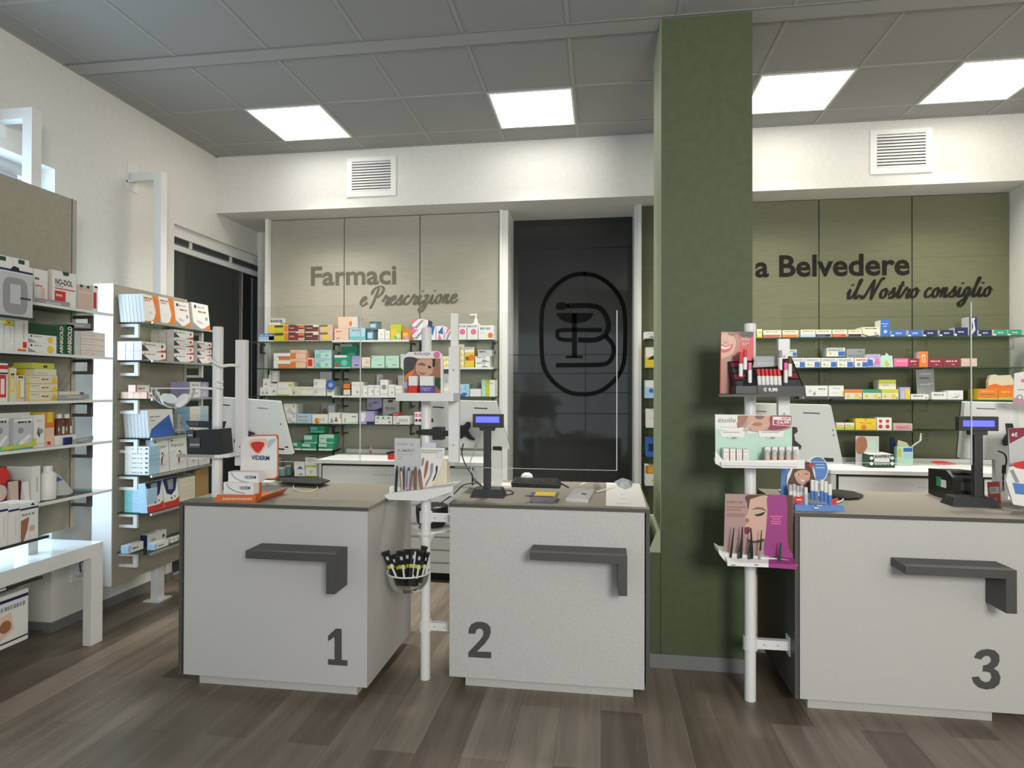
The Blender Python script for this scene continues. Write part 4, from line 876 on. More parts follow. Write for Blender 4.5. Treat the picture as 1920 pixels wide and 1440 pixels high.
# cables
def cable(pts, r, m, name, label):
    q = MB(); q.tube(smooth_line(pts, 6), r, m, 7); q.build(name, None, None, label, 'cable')
cable([at(1872, 846, y=3.5), at(1884, 852, y=3.46), at(1887, 866, y=3.45), at(1882, 884, y=3.44), at(1881, 908, y=3.42), at(1884, 930, z=ZT + .004), at(1900, 945, z=ZT + .004)], .004, BLACKP, 'cable', 'black cable with ferrite hanging behind the red card on counter 3')
q = MB(); rod(q, 1883, 872, 1882, 888, 6, 3.44, BLACKP); q.build('ferrite_core', None, None, 'thick black ferrite core on the hanging cable at right', 'cable core')
cable([at(869, 832, y=3.56), at(866, 850, y=3.5), at(872, 870, y=3.45), at(883, 888, y=3.4), at(892, 903, y=3.36), at(905, 912, z=ZT + .02)], .0035, GREYP, 'cable', 'dark cable hanging from the counter 2 monitor to the display base')
cable([at(893, 832, y=3.56), at(888, 850, y=3.5), at(882, 868, y=3.46), at(890, 895, y=3.38), at(902, 909, z=ZT + .02)], .0032, 'S', 'cable', 'pale grey cable hanging from the counter 2 monitor')
cable([at(892, 906, z=ZT + .005), at(870, 909, z=ZT + .005), at(852, 925, z=ZT + .004), at(838, 935, z=ZT - .02), at(822, 946, y=y2 + .07)], .004, GREYP, 'cable', 'dark cable running off the left edge of counter 2')
cable([at(945, 920, z=ZT + .005), at(958, 920, z=ZT + .005), at(962, 925, z=ZT + .005), at(946, 929, z=ZT + .005)], .003, GREYP, 'cable', 'short cable loop right of the counter 2 display base')
cable([at(1560, 920, z=ZT + .006), at(1574, 924, z=ZT + .006), at(1581, 933, z=ZT + .006), at(1576, 940, z=ZT + .006), at(1558, 943, z=ZT + .006)], .004, 'W', 'cable', 'white cable loop beside the blue lip balm display')

# ------------------------------------------------------------------ things lying on counters 1 and 2
t = thing('counter_display', at(450, 935, z=ZT), 'orange and white cream display with heart card on counter 1', 'display stand')
OR = principled('orange_card', (.62, .14, .03), .45)
fl, fr, brr = at(400, 941, z=ZT), at(478, 942.5, z=ZT), at(514, 925, z=ZT)
dv = Vector((0, brr.y - fr.y, 0)); lip = .034
q = MB(); q.hexa([fl, fr, fr + dv, fl + dv, fl + Vector((0, 0, .004)), fr + Vector((0, 0, .004)), fr + dv + Vector((0, 0, .004)), fl + dv + Vector((0, 0, .004))], OR)
q.hexa([fl, fr, fr + Vector((0, .006, 0)), fl + Vector((0, .006, 0)), fl + Vector((.012, .012, lip)), fr + Vector((0, .012, lip)), fr + Vector((0, .018, lip)), fl + Vector((.012, .018, lip))], OR)
q.hexa([fr, fr + dv, fr + dv + Vector((.004, 0, 0)), fr + Vector((.004, 0, 0)), fr + Vector((.03, .01, lip * .9)), fr + dv + Vector((.03, 0, lip)), fr + dv + Vector((.034, 0, lip)), fr + Vector((.034, .01, lip * .9))], OR); q.build('tray', t)
q = MB()
for k in range(13): pbox(q, 418 + k * 4.3, 933.5, 421 + k * 4.3, 937.5, fl.y + .004, .0005, 'H')
q.build('lettering', t)
yb2 = fl.y + .115
q = MB(); xs0 = at(468, 925, y=fl.y + .03).x; zz0 = ZT + .004
q.prism([(xs0, fl.y + .03, zz0), (xs0, fl.y + .13, zz0), (xs0, fl.y + .13, zz0 + .115), (xs0, fl.y + .09, zz0 + .10), (xs0, fl.y + .05, zz0 + .065)], (.008, 0, 0), OR); q.build('side_wing', t)
q = MB(); ppoly(q, [(452, 825), (462, 819), (520, 817), (522, 826), (521, 892), (514, 898), (450, 897)], fl.y + .155, .006, 'W'); q.build('back_card', t)
q = MB(); picture(q, [('H', [(467, 828), (480, 823), (500, 823), (499, 836), (488, 851), (480, 851), (468, 838)], True), ('R', [(470, 832), (484, 828), (496, 832), (486, 848), (478, 846)], True), (principled('print_greyblue', (.45, .52, .56), .4), [(503, 826), (518, 823), (510, 834), (502, 840)], True)], fl.y + .155)
ppoly(q, [(470, 815.5), (519, 814.5), (522.5, 818), (522, 894), (516, 899), (502, 899), (502, 897), (514, 896.5), (519.5, 892), (520, 824), (517, 817), (470, 818)], fl.y + .152, .002, OR)
ptext(q, 'VIDERM', 'N', 471, 853.5, 505, 862, fl.y + .1535, .03, 1.5); q.build('print', t)
for k, (u0, v0, u1, v1, dy, lab) in enumerate(((419, 905, 475, 927, .035, 'lower white cream box in the orange counter display'), (428, 885, 496, 905, .06, 'upper white cream box in the orange counter display'))):
    q = MB(); yy = fl.y + dy; pbox(q, u0, v0, u1 - (0 if k == 0 else 12), v1, yy, .055, 'W'); ptext(q, 'VIDERM', 'N', u0 + 30, v0 + 7, u1 - (6 if k == 0 else 16), v0 + 13, yy - .0006, .02)
    ribbon(q, smooth_line([(u0 + 6, v0 + 1), (u0 + 10, v0 + 9), (u0 + 22, v0 + 16), (u0 + 40, v0 + 20)], 5), 1.8, 'G', lambda p, yy=yy: at(p.x, p.y, y=yy - .0005)); q.build('cream_box', None, None, lab, 'box')
t = thing('counter_mat', at(570, 905, z=ZT), 'black slanted pad with feet on counter 1 behind the rubber band', 'pad')
q = MB(); A = [at(520, 898, z=ZT + .02), at(535, 906, z=ZT + .02), at(600, 909, z=ZT + .02), at(619, 903, z=ZT + .02), at(600, 897, z=ZT + .02)]; q.prism(A, (0, 0, .007), BLACKP); q.build('plate', t)
q = MB()
for p in (at(530, 905, z=ZT), at(600, 906, z=ZT)): q.lathe([(.012, ZT), (.012, ZT + .021)], (p.x, p.y + .02, 0), BLACKP, 12)
q.build('foot', t)
cable([at(573, 899, z=ZT + .02), at(556, 904, z=ZT + .012), at(550, 912, z=ZT + .005), at(555, 920, z=ZT + .004), at(575, 922, z=ZT + .004), at(592, 918, z=ZT + .004), at(595, 911, z=ZT + .005), at(586, 902, z=ZT + .014), at(572, 899, z=ZT + .022)], .0028, principled('cream_band', (.72, .66, .36), .5), 'rubber_band', 'pale yellow band loop lying on counter 1')
q = MB(); A = [at(u, v, z=ZT + .004) for u, v in ((1545, 922), (1575, 921), (1600, 924), (1619, 931), (1610, 936), (1590, 937), (1560, 934), (1545, 930))]; q.prism(A, (0, 0, .01), BLACKP); q.build('counter_mat', None, None, 'black oval pad on counter 3 behind the blue display', 'pad')
t = thing('keyboard', at(1002, 912, z=ZT), 'black keyboard edge-on at the back of counter 2', 'keyboard')
q = MB(); a, c = at(957, 913, z=ZT), at(1050, 916, z=ZT); q.hexa([a, c, c + Vector((0, .14, 0)), a + Vector((0, .14, 0)), a + Vector((.004, 0, .026)), c + Vector((-.008, 0, .024)), c + Vector((-.008, .14, .034)), a + Vector((.004, .14, .036))], BLACKP); q.build('body', t, bevel=.004)
q = MB(); 
for i in range(14):
    for j in range(3): q.box(a.x + .014 + i * .0185, a.y + .02 + j * .035, ZT + .027 + .004 * j, a.x + .029 + i * .0185, a.y + .045 + j * .035, ZT + .033 + .004 * j, 'D')
q.build('key', t)
m = at(981, 905, z=ZT + .03); q = MB(); q.lathe([(.001, .028), (.018, .026), (.032, .016), (.038, .004), (.038, 0)][::-1], (0, 0, 0), 'W', 20); q.build('mouse', None, (0, 0, 0), 'white rounded mouse resting on the keyboard on counter 2', 'mouse').location = (m.x, a.y + .16, ZT + .037)
q = MB(); q.tube([at(1050, 905, z=ZT + .004), at(1066, 914, z=ZT + .004)], .004, BLACKP, 8); q.build('pen', None, None, 'black pen lying beside the keyboard on counter 2', 'pen')
t = thing('coin_tray', at(1018, 940, z=ZT), 'clear coin tray with yellow label on counter 2', 'tray')
a, c = at(992, 942, z=ZT), at(1046, 942, z=ZT); q = MB(); q.hexa([a + Vector((.02, 0, 0)), c + Vector((-.02, 0, 0)), c + Vector((-.02, .12, 0)), a + Vector((.02, .12, 0)), a + Vector((0, -.01, .03)), c + Vector((0, -.01, .03)), c + Vector((0, .13, .03)), a + Vector((0, .13, .03))], principled('violet_acrylic', (.22, .19, .24), .15))
q.build('dish', t); q = MB(); q.box(a.x + .025, a.y + .01, ZT + .031, c.x - .015, a.y + .115, ZT + .036, 'Y'); q.box(a.x - .02, a.y - .005, ZT + .0305, c.x - .02, a.y + .008, ZT + .034, 'D'); q.build('label', t)
q = MB(); A = [at(1061, 940, z=ZT), at(1103, 943, z=ZT), at(1114, 924, z=ZT), at(1078, 921, z=ZT)]
q.mesh(A + [p + Vector((0, 0, .018)) for p in A] + [sum(A, Vector()) / 4 + Vector((0, 0, .03))], [(0, 1, 5, 4), (1, 2, 6, 5), (2, 3, 7, 6), (3, 0, 4, 7), (4, 5, 8), (5, 6, 8), (6, 7, 8), (7, 4, 8)], principled('foil_pack', (.72, .72, .72), .25, .3)); b_ = at(1095, 926, z=ZT + .027); q.box(b_.x - .014, b_.y - .006, ZT + .024, b_.x + .012, b_.y + .008, ZT + .0285, 'K'); q.build('blister_pack', None, None, 'silvery white foil pack lying on counter 2', 'pack')
q = MB(); A = [at(1136, 948, z=ZT + .0012), at(1212, 951, z=ZT + .0012), at(1199, 907, z=ZT + .0012), at(1137, 905, z=ZT + .0012)]; q.prism(A, (0, 0, .0012), 'W')
for (u0, v0, u1) in ((1163, 927, 1172), (1163, 935, 1172), (1155, 944, 1185)): p = at(u0, v0, z=ZT + .0026); r_ = at(u1, v0, z=ZT + .0026); q.box(p.x, p.y - .004, ZT + .0024, r_.x, p.y + .002, ZT + .0028, 'G')
q.build('paper_sheet', None, None, 'white printed sheet on the right side of counter 2', 'paper')
q = MB(); A = [(1152, 903), (1165, 901), (1187, 904), (1184, 913), (1172, 917), (1160, 912)]; B_ = [at(u, v, z=ZT + .004) for u, v in A]; cpt = sum(B_, Vector()) / 6
q.mesh(B_ + [cpt + (p - cpt) * .6 + Vector((0, 0, .018 + .008 * (i % 2))) for i, p in enumerate(B_)], [(i, (i + 1) % 6, 6 + (i + 1) % 6, 6 + i) for i in range(6)] + [tuple(range(6, 12))], principled('film_bag', (.42, .45, .48), .2)); q.build('plastic_bag', None, None, 'small crumpled grey plastic bag on the printed sheet', 'bag')
q = MB(); A = [at(u, v, z=ZT + .003) for u, v in ((1112, 908), (1122, 907), (1126, 924), (1114, 925))]; q.prism(A, (0, 0, .02), ACRYL); q.build('clear_wrapper', None, None, 'small clear wrapper beside the printed sheet on counter 2', 'wrapper')
q = MB(); q.tube([at(1120, 922, z=ZT + .008), at(1155, 912, z=ZT + .008)], .004, 'W', 8); q.build('pipette', None, None, 'thin white stick reaching onto the printed sheet', 'stick')
q = MB(); q.tube([at(1089, 909, z=ZT + .005), at(1097, 906, z=ZT + .005)], .005, 'W', 10); q.build('pill_capsule', None, None, 'tiny white capsule on counter 2 behind the foil pack', 'capsule')

# blue lip balm display on counter 3
t = thing('counter_display', at(1530, 950, z=ZT), 'blue lip balm display with winking woman on counter 3', 'display stand')
f0 = at(1491, 958, z=ZT); f1 = at(1583, 959, z=ZT); yf = f0.y
q = MB(); q.hexa([f0, f1, f1 + Vector((-.02, .12, 0)), f0 + Vector((0, .12, 0)), f0 + Vector((0, .006, .03)), f1 + Vector((0, .006, .026)), f1 + Vector((-.02, .12, .02)), f0 + Vector((0, .12, .02))], SKYBL); pbox(q, 1526, 951, 1535, 953.5, yf - .0008, .0006, 'W'); pbox(q, 1531, 947, 1542, 949, yf + .0005, .0006, 'A'); q.build('base', t)
yb3 = yf + .10
q = MB(); ppoly(q, [(1464, 878), (1478, 878), (1492, 930), (1492, 950), (1464, 940)], yb3 + .012, .006, SKYBL); ppoly(q, oval(1531, 880, 22, 26, 20), yb3 + .01, .006, 'W'); ppoly(q, [(1476, 890), (1482, 880), (1492, 870), (1508, 862), (1520, 866), (1528, 884), (1530, 905), (1520, 930), (1480, 930), (1475, 906)], yb3 + .004, .005, 'W'); q.build('back_board', t)
q = MB(); picture(q, [(SKYBL, oval(1533, 880, 18.5, 23), True)], yb3 + .01)
picture(q, [('I', [(1482, 892), (1490, 874), (1508, 864), (1520, 870), (1526, 890), (1529, 904), (1520, 922), (1500, 925), (1480, 916), (1477, 905)], True), (SKIN, [(1489, 886), (1498, 880), (1514, 880), (1519, 890), (1516, 902), (1505, 909), (1494, 902)], True), ('I', [(1488, 888), (1496, 876), (1512, 874), (1520, 886), (1510, 881), (1498, 882)], True),
    ('W', [(1494, 889), (1498, 886.5), (1501, 889), (1498, 892)], True), ('I', oval(1497.8, 889.3, 1.6, 2, 8), True), ('I', [(1508, 889), (1512, 887.5), (1516, 889), (1512, 889.3)], True), ('W', [(1501, 899), (1507, 900), (1510, 898), (1507, 903), (1503, 902)], True), ('R', [(1516, 870), (1524, 868), (1526, 874), (1520, 876)], True)], yb3 + .004)
for v in (870, 876): pbox(q, 1529, v, 1546, v + 2, yb3 + .0075, .0004, 'A')
q.build('picture', t)
q = MB(); ppoly(q, [(1489, 934), (1493, 930), (1498, 932), (1503, 930), (1508, 934), (1505, 941), (1498, 946), (1492, 942)], yf + .008, .004, 'R', True); pbox(q, 1494, 936, 1503, 938, yf + .0075, .0004, 'W'); q.build('lips_emblem', t)
TUB = [(1482, 909, 945), (1489, 908, 945), (1496, 911, 944), (1503, 910, 944), (1511, 914, 947)]
for k, (u, v0, v1) in enumerate(TUB):
    tt = thing('lip_balm', at(u, v1, y=yf + .05), '%s white lip balm of the left cluster in the blue display' % ['leftmost', 'second', 'third', 'fourth', 'frontmost'][k], 'lip balm', 'white lip balms')
    y = yf + (.05 if k < 4 else .02); q = MB(); rod(q, u, v1, u, v0 + 12, 6.5, y, 'W' if k < 4 else 'A'); q.build('tube', tt); q = MB(); rod(q, u, v0 + 12, u, v0, 6, y, 'S' if k < 4 else 'W'); q.build('cap', tt)
for k, (u, v0, v1) in enumerate(((1523, 900, 936), (1530, 901, 938), (1541, 900, 940), (1548, 903, 941), (1556, 908, 946))):
    tt = thing('lip_balm', at(u, v1, y=yf + .05), '%s blue lip balm of the right cluster in the blue display' % ['leftmost', 'second', 'third', 'fourth', 'rightmost'][k], 'lip balm', 'blue lip balms')
    y = yf + .05 - .008 * k; q = MB(); rod(q, u, v1, u, v0 + 20, 7, y, SKYBL); q.build('tube', tt); q = MB(); rod(q, u, v0 + 20, u, v0, 6.6, y, 'W'); q.build('cap', tt)
q = MB(); ppoly(q, [(1556, 938), (1572, 934), (1568, 942), (1571, 947), (1557, 946)], yf + .02, .01, 'R'); q.build('lip_clip', None, None, 'small red clip at the right end of the blue lip balm display', 'clip')

# ------------------------------------------------------------------ goods on the shelves
def draw_marks(q, w, h, marks, y=-.0005):
    """Print on the front of a pack. Marks: r rectangle, c disc, t bars of small print, p polygon, T word (fractions of the front)."""
    X = lambda a: (a - .5) * w
    for k, mk in enumerate(m for m in marks.split(';') if m.strip()):
        f = mk.split(); yy = y - k * .00012
        if f[0] in 'rt':
            x0, z0, x1, z1 = (float(t) for t in f[1:5])
            if f[0] == 'r': q.face([(X(x0), yy, z0 * h), (X(x1), yy, z0 * h), (X(x1), yy, z1 * h), (X(x0), yy, z1 * h)], f[5])
            else:
                n = max(2, int((x1 - x0) * w / .016)); s = (x1 - x0) / n
                for i in range(n):
                    e = .86 - .14 * ((i * 7) % 3)
                    q.face([(X(x0 + i * s), yy, z0 * h), (X(x0 + (i + e) * s), yy, z0 * h), (X(x0 + (i + e) * s), yy, z1 * h), (X(x0 + i * s), yy, z1 * h)], f[5])
        elif f[0] == 'c':
            cx, cz, r = (float(t) for t in f[1:4])
            q.face([(X(cx) + r * h * math.cos(i * math.pi / 8), yy, cz * h + r * h * math.sin(i * math.pi / 8)) for i in range(16)], f[4])
        elif f[0] == 'p':
            c = [float(t) for t in f[1:-1]]
            q.face([(X(c[i]), yy, c[i + 1] * h) for i in range(0, len(c), 2)], f[-1])
        elif f[0] == 'T':
            x0, z0, x1, z1 = (float(t) for t in f[1:5])
            if f[6] == '^':   # word running upward
                put_text(q, ' '.join(f[7:]), f[5], (X(x1), yy, z0 * h), (X(x1), yy, z1 * h), (X(x0), yy, z0 * h), .03)
            else: put_text(q, ' '.join(f[6:]), f[5], (X(x0), yy, z0 * h), (X(x1), yy, z0 * h), (X(x0), yy, z1 * h), .03)

_pack = {}
def pack_mesh(name, w, d, h, spec):
    key = (name, round(w, 3), round(d, 3), round(h, 3), spec)
    if key in _pack: return _pack[key]
    head, _, marks = spec.partition('|'); base = head[0]; side = head[1] if len(head) > 1 else base
    q = MB(); x0, x1 = -w / 2, w / 2
    q.face([(x0, 0, 0), (x1, 0, 0), (x1, 0, h), (x0, 0, h)], base); q.face([(x1, d, 0), (x0, d, 0), (x0, d, h), (x1, d, h)], base)
    q.face([(x0, 0, h), (x1, 0, h), (x1, d, h), (x0, d, h)], base); q.face([(x0, d, 0), (x1, d, 0), (x1, 0, 0), (x0, 0, 0)], base)
    q.face([(x0, d, 0), (x0, 0, 0), (x0, 0, h), (x0, d, h)], side); q.face([(x1, 0, 0), (x1, d, 0), (x1, d, h), (x1, 0, h)], side)
    draw_marks(q, w, h, marks)
    me = bpy.data.meshes.new(name); me.from_pydata(q.v, [], q.f)
    for m in q.mats: me.materials.append(m)
    me.polygons.foreach_set('material_index', q.m); me.update()
    _pack[key] = me
    return me

def put_pack(name, w, d, h, spec, loc, rot, label, cat='box', group=None):
    o = bpy.data.objects.new(name, pack_mesh(name, w, d, h, spec)); col.objects.link(o)
    o.location = loc; o.rotation_euler = rot
    return tag(o, label, cat, group)

NTH = ['bottom', 'second from bottom', 'third from bottom', 'fourth from bottom', 'fifth from bottom', 'sixth from bottom']
class Row:
    """Goods standing on one shelf; u columns and v tops are read off the photograph on the plane of their fronts."""
    def __init__(s, axis, plane, z, phrase, d=.14):
        s.axis, s.plane, s.z, s.phrase, s.d = axis, plane, z + .0008, phrase, d
    def p(s, u, v, off=0):
        return at(u, v, y=s.plane + off) if s.axis == 'y' else at(u, v, x=s.plane - off)
    def box(s, u0, u1, v0, spec, desc, v1=None, off=0, d=None, name='medicine_box', cat='box', group=None, zb=None, lean=0, whole=False, lat=None):
        um = (u0 + u1) / 2; lt = off if lat is None else lat; a, c = s.p(u0, v0, lt), s.p(u1, v0, lt); zt = s.p(um, v0, lt).z
        z0 = zb if zb is not None else (s.z if v1 is None else s.p(um, v1, off).z)
        h = zt - z0; d = d or s.d
        label = desc if whole else desc + ' ' + s.phrase
        if s.axis == 'y': w = c.x - a.x - .0012; loc = ((a.x + c.x) / 2, s.plane + off, z0); rz = 0
        else: w = c.y - a.y - .0012; loc = (s.plane - off, (a.y + c.y) / 2, z0); rz = math.pi / 2
        put_pack(name, w, d, h, spec, loc, (lean, 0, rz), label, cat, group)
        return zt
    def stack(s, u0, u1, tops, spec, desc, off=0, d=None, name='medicine_box', cat='box', zb=None):
        z = s.z if zb is None else zb; n = len(tops)
        for i, v in enumerate(tops):
            w = ('lower', 'upper')[i] if n == 2 else ('top' if i == n - 1 else NTH[i])
            z = s.box(u0, u1, v, spec, w + ' ' + desc, off=off, d=d, name=name, cat=cat, zb=z, group=desc + ' ' + s.phrase) + .0008
        return z

LB = [Row('y', 5.072, z, ph, .13) for z, ph in zip(LZ, ('on the top Farmaci-wall shelf', 'on the second beige-wall shelf', 'on the third beige-wall shelf', 'on the fourth beige-wall shelf', 'on the fifth beige-wall shelf', 'on the lowest beige-wall shelf'))]
r = LB[0]
r.box(485, 514, 625, 'AB|r 0 .62 1 .95 B;t .05 .68 .95 .86 S;r 0 .0 1 .16 W', 'long blue and white flat box at the far left end')
for k, (z, v) in enumerate(((None, 623), (1, 609))):
    zt = r.box(504, 540, v, 'YH|r .3 .08 .8 .6 L;r .3 .64 .76 .92 D;r .8 .1 1 .9 O', ('lower', 'upper')[k] + ' yellow and orange box', zb=None if not k else zt + .001, group='yellow and orange boxes')
r.box(503, 525, 605, 'W|', 'thin white box on top of the yellow pair', zb=zt + .001, d=.08)
r.box(508, 529, 596, 'S|r 0 .1 1 .5 D;t .1 .2 .9 .4 S;c .85 .85 .16 L', 'small grey box topping the yellow pair', zb=r.p(510, 605).z + .001, d=.06)
r.stack(541, 571, (623, 609), 'CM|r 0 .1 .98 .92 M;r .0 .75 .45 1 D;r .62 .16 .98 .36 H;r .62 .62 1 .85 O;t .08 .5 .4 .6 H', 'maroon and cream box left of the brown pair')
r.stack(572, 597, (623, 609), 'C|r 0 .1 1 .95 I;r .3 .12 1 .45 M;r .6 .7 1 .95 C;t .1 .5 .6 .6 S', 'brown and red box')
r.stack(600, 624, (623, 609), 'H|r 0 .1 .98 .95 Z;c .45 .5 .36 Y;r 0 .75 .6 .98 U', 'pink box with yellow disc')
zt = r.box(627, 654, 616, 'H|t .12 .72 .55 .8 F;t .14 .2 .42 .27 F', 'peach box below the larger peach box')
r.box(634, 671, 594, 'HJ|r .16 .2 .5 .8 H;t .2 .8 .5 .86 Z;c .66 .42 .2 O;r .7 .08 .97 .9 J', 'larger peach box on top', zb=zt + .001)
r.box(655, 685, 615, 'AT|r 0 0 1 .55 T;r .04 .35 .98 .56 A;t .15 .76 .75 .88 G;p 0 .1 .4 0 0 0 W', 'light blue box')
for k, (u0, u1, v0, zb) in enumerate(((688, 708, 620, None), (693, 715, 604, 1))):
    c = r.p((u0 + u1) / 2, v0, .05); z0 = r.z if k == 0 else zc; rad = (u1 - u0) / 2 / F_PX * 5.2
    t = thing('round_tin', (c.x, c.y, z0), ('lower', 'upper')[k] + ' grey blue round tin ' + r.phrase, 'tin', 'grey blue tins'); q = MB(); zc = c.z
    q.lathe([(rad * .98, z0), (rad, z0 + .004), (rad, zc - .008)], (c.x, c.y, 0), principled('tin_blue', (.15, .23, .27), .35), 20); q.build('can', t)
    q = MB(); q.lathe([(rad * 1.04, zc - .008), (rad * 1.04, zc - .001), (rad * .98, zc)], (c.x, c.y, 0), principled('tin_teal', (.06, .12, .12), .4), 20); q.build('lid', t)
    q = MB(); q.lathe([(rad * 1.01, z0 + .02), (rad * 1.01, zc - .02)], (c.x, c.y, 0), 'A', 8, caps=False, ang=(math.pi * 1.25, math.pi * 1.62)); q.build('label', t); zc += .001
r.box(709, 721, 617, 'W|r .1 .18 .9 .2 K;c .5 .55 .07 L', 'taller white slim box', d=.05); r.box(722, 731, 620, 'W|r .1 .18 .9 .2 K;r .4 .4 .6 .75 S', 'shorter white slim box', d=.05)
r.box(732, 752, 608, 'L|c .35 .5 .22 Y;c .55 .22 .1 E;c .75 .3 .16 Q', 'lime green box'); r.box(754, 768, 619, 'OY|r .15 .35 .75 .75 Y;c .6 .28 .2 V', 'small orange box')
r.stack(773, 794, (618, 598), 'W|p 0 .5 .0 1 .55 1 P;p .2 .2 .9 .95 1 .8 .35 .05 G;r 0 0 .2 .3 P', 'white and pink box with diagonal grey band')
r.box(794, 803, 600, 'WN|p 0 0 1 .8 1 0 N', 'white and indigo box behind the pole', off=.03)
r.box(803, 817, 612, 'W|p .1 1 .9 1 .6 .3 B;p 0 .2 .6 0 0 0 P', 'white box with blue triangle'); r.box(818, 832, 611, 'W|p .2 .5 .9 1 .9 .4 B;p .2 0 .4 .5 .8 0 P', 'white box with blue and pink triangles'); r.box(833, 846, 617, 'W|p 0 .2 .4 1 .8 1 P;p .2 .1 .8 .9 1 .7 .5 0 G', 'white and pink box with grey band')
r.box(855, 875, 607, 'W|t .05 .78 .9 .9 G;c .6 .5 .18 P', 'white box with dark pink disc'); r.box(876, 896, 607, 'W|t .05 .78 .9 .9 G;c .6 .5 .18 P', 'second white box with pink disc, nearer the orange disc box'); r.box(897, 926, 610, 'W|t .1 .7 .8 .86 G;t .1 .45 .45 .5 S;c .78 .3 .19 O', 'white box with orange disc')
c = r.p(892, 600, .14); t = thing('pump_bottle', (c.x, c.y, r.z), 'white pump bottle behind the pink disc boxes ' + r.phrase, 'bottle'); zt = r.p(892, 605, .14).z; q = MB()
q.lathe([(.05, r.z), (.052, r.z + .01), (.052, zt - .03), (.02, zt)], (c.x, c.y, 0), 'W', 18); q.build('flask', t); q = MB(); q.lathe([(.018, zt), (.018, zt + .03), (.008, zt + .03), (.008, zt + .06), (.014, zt + .06), (.014, zt + .075)], (c.x, c.y, 0), 'W', 14); q.tube([(c.x, c.y, zt + .068), (c.x - .05, c.y - .01, zt + .066)], .007, 'W', 8); q.build('pump', t)
r = LB[1]
zt = r.box(513, 544, 676, 'W|r .28 0 1 .55 O;t .25 .42 .98 .56 F', 'lower white box with orange base', d=.1); r.box(513, 544, 662, 'W|r .32 .05 1 .4 O;r .25 .38 1 .55 F', 'upper white box with orange base', zb=zt + .001, d=.1)
r.stack(544, 575, (673, 656), 'H|r 0 .02 1 .66 O;r .35 .02 .95 .6 H;t .15 .74 .6 .8 G', 'orange and white box'); r.box(576, 589, 671, 'H|r .1 .2 .75 .85 R', 'small red and peach box')
r.stack(590, 622, (673, 656), 'AS|r .04 .05 .96 .7 Q;r .06 .1 .35 .6 T;c .7 .38 .16 T;t .2 .76 .6 .82 G', 'pale aqua box'); r.box(627, 658, 666, 'E|r 0 .82 .75 1 W;c .6 .4 .25 T;c .18 .25 .12 R;r 0 0 1 .08 Q', 'emerald box with white top band'); r.box(640, 669, 645, 'E|r 0 .9 .7 1 S;c .65 .4 .25 T', 'emerald box behind', off=.10, d=.06)
r.box(659, 675, 667, 'V|t .4 .2 .9 .28 N;t .4 .34 .9 .4 S', 'lavender box', off=.01)
r.box(678, 694, 670, 'C|t .4 .5 .9 .55 F;t .5 .72 .9 .75 G;r .1 .08 .9 .12 F', 'cream standing pouch', d=.04, name='pouch', cat='pouch'); r.box(696, 721, 667, 'Q|t .5 .2 .85 .3 G;t .2 .65 .7 .7 T;c .08 .85 .05 E', 'first mint box'); r.box(723, 748, 667, 'Q|t .5 .2 .85 .3 G;t .2 .65 .7 .7 T;c .1 .1 .06 E', 'second mint box'); r.box(751, 760, 664, 'Q|', 'narrow mint box beside the cosmetic stand')
r.stack(829, 843, (679, 668), 'W|p .1 .1 .6 .9 .9 .3 Y', 'white and gold box', d=.1); r.stack(858, 870, (680, 669, 657, 646), 'W|p .4 .0 .5 .9 .9 .2 Y', 'white box with gold corner', d=.1)
r.box(871, 889, 651, 'Y|r 0 .75 1 1 W;t .1 .9 .9 .96 G;r .1 .36 .55 .55 U;c .75 .5 .15 O', 'tall yellow box')
z = r.stack(891, 919, (679, 668), 'W|t .1 .7 .7 .9 G;p .4 0 .55 .5 1 0 G', 'white box with grey print', d=.1); r.box(896, 923, 656, 'SG|t .1 .6 .6 .8 D', 'grey box on the white pair', zb=z, d=.1)
r = LB[2]
r.box(487, 504, 726, 'W|c .35 .35 .12 G;c .8 .35 .12 G', 'low white box with two dots at the left end', off=-.01, d=.09); r.box(493, 504, 710, 'W|c .5 .35 .14 G', 'white box standing on the two-dot box', zb=r.p(495, 726).z + .001, d=.08)
t = thing('white_bottle', r.p(507, 720, .04), 'slim white bottle at the left end ' + r.phrase, 'bottle'); c = r.p(507, 720, .11); q = MB(); q.lathe([(.017, r.z), (.018, r.z + .005), (.018, r.p(507, 704, .11).z), (.009, r.p(507, 702, .11).z), (.009, r.p(507, 694, .11).z)], (c.x, c.y, 0), 'W', 14); q.build('flask', t); q = MB(); q.lathe([(.0182, r.z + .07), (.0182, r.z + .09)], (c.x, c.y, 0), 'S', 14, caps=False); q.build('label', t)
r.box(505, 519, 719, 'W|c .6 .35 .1 G;t .1 .8 .9 .85 S', 'white box with single dark dot', d=.07); r.box(520, 548, 716, 'W|r 0 .9 1 1 C;t .1 .5 .7 .56 S;r .75 .7 1 .85 L;r 0 0 .8 .1 L', 'large white and green carton', d=.11)
z = r.p(530, 716).z; c = at(520, 706, y=5.16); t = thing('white_jar', (c.x, 5.13, z), 'white jar standing on the white and green carton', 'jar'); q = MB(); zt = r.p(520, 698, .06).z; q.lathe([(.033, z + .001), (.037, z + .012), (.037, zt)], (c.x, 5.13, 0), 'W', 18); q.build('pot', t); q = MB(); q.lathe([(.04, zt), (.04, zt + .012), (.038, zt + .014)], (c.x, 5.13, 0), 'S', 18); q.build('lid', t)
r.box(549, 588, 725, 'C|r 0 .9 1 1 W;p 0 .2 .06 .6 .12 .2 G;r .4 .1 .95 .55 W', 'long cream carton'); r.stack(588, 611, (727, 711), 'WC|t .1 .6 .8 .66 S;r .05 .3 .3 .7 S;r .0 .85 1 .9 S', 'white box beside the blue disc'); r.box(600, 622, 697, 'S|t .1 .5 .9 .56 G;r .05 .05 .3 .4 W', 'grey box behind the white pair', off=.12, d=.05, v1=740)
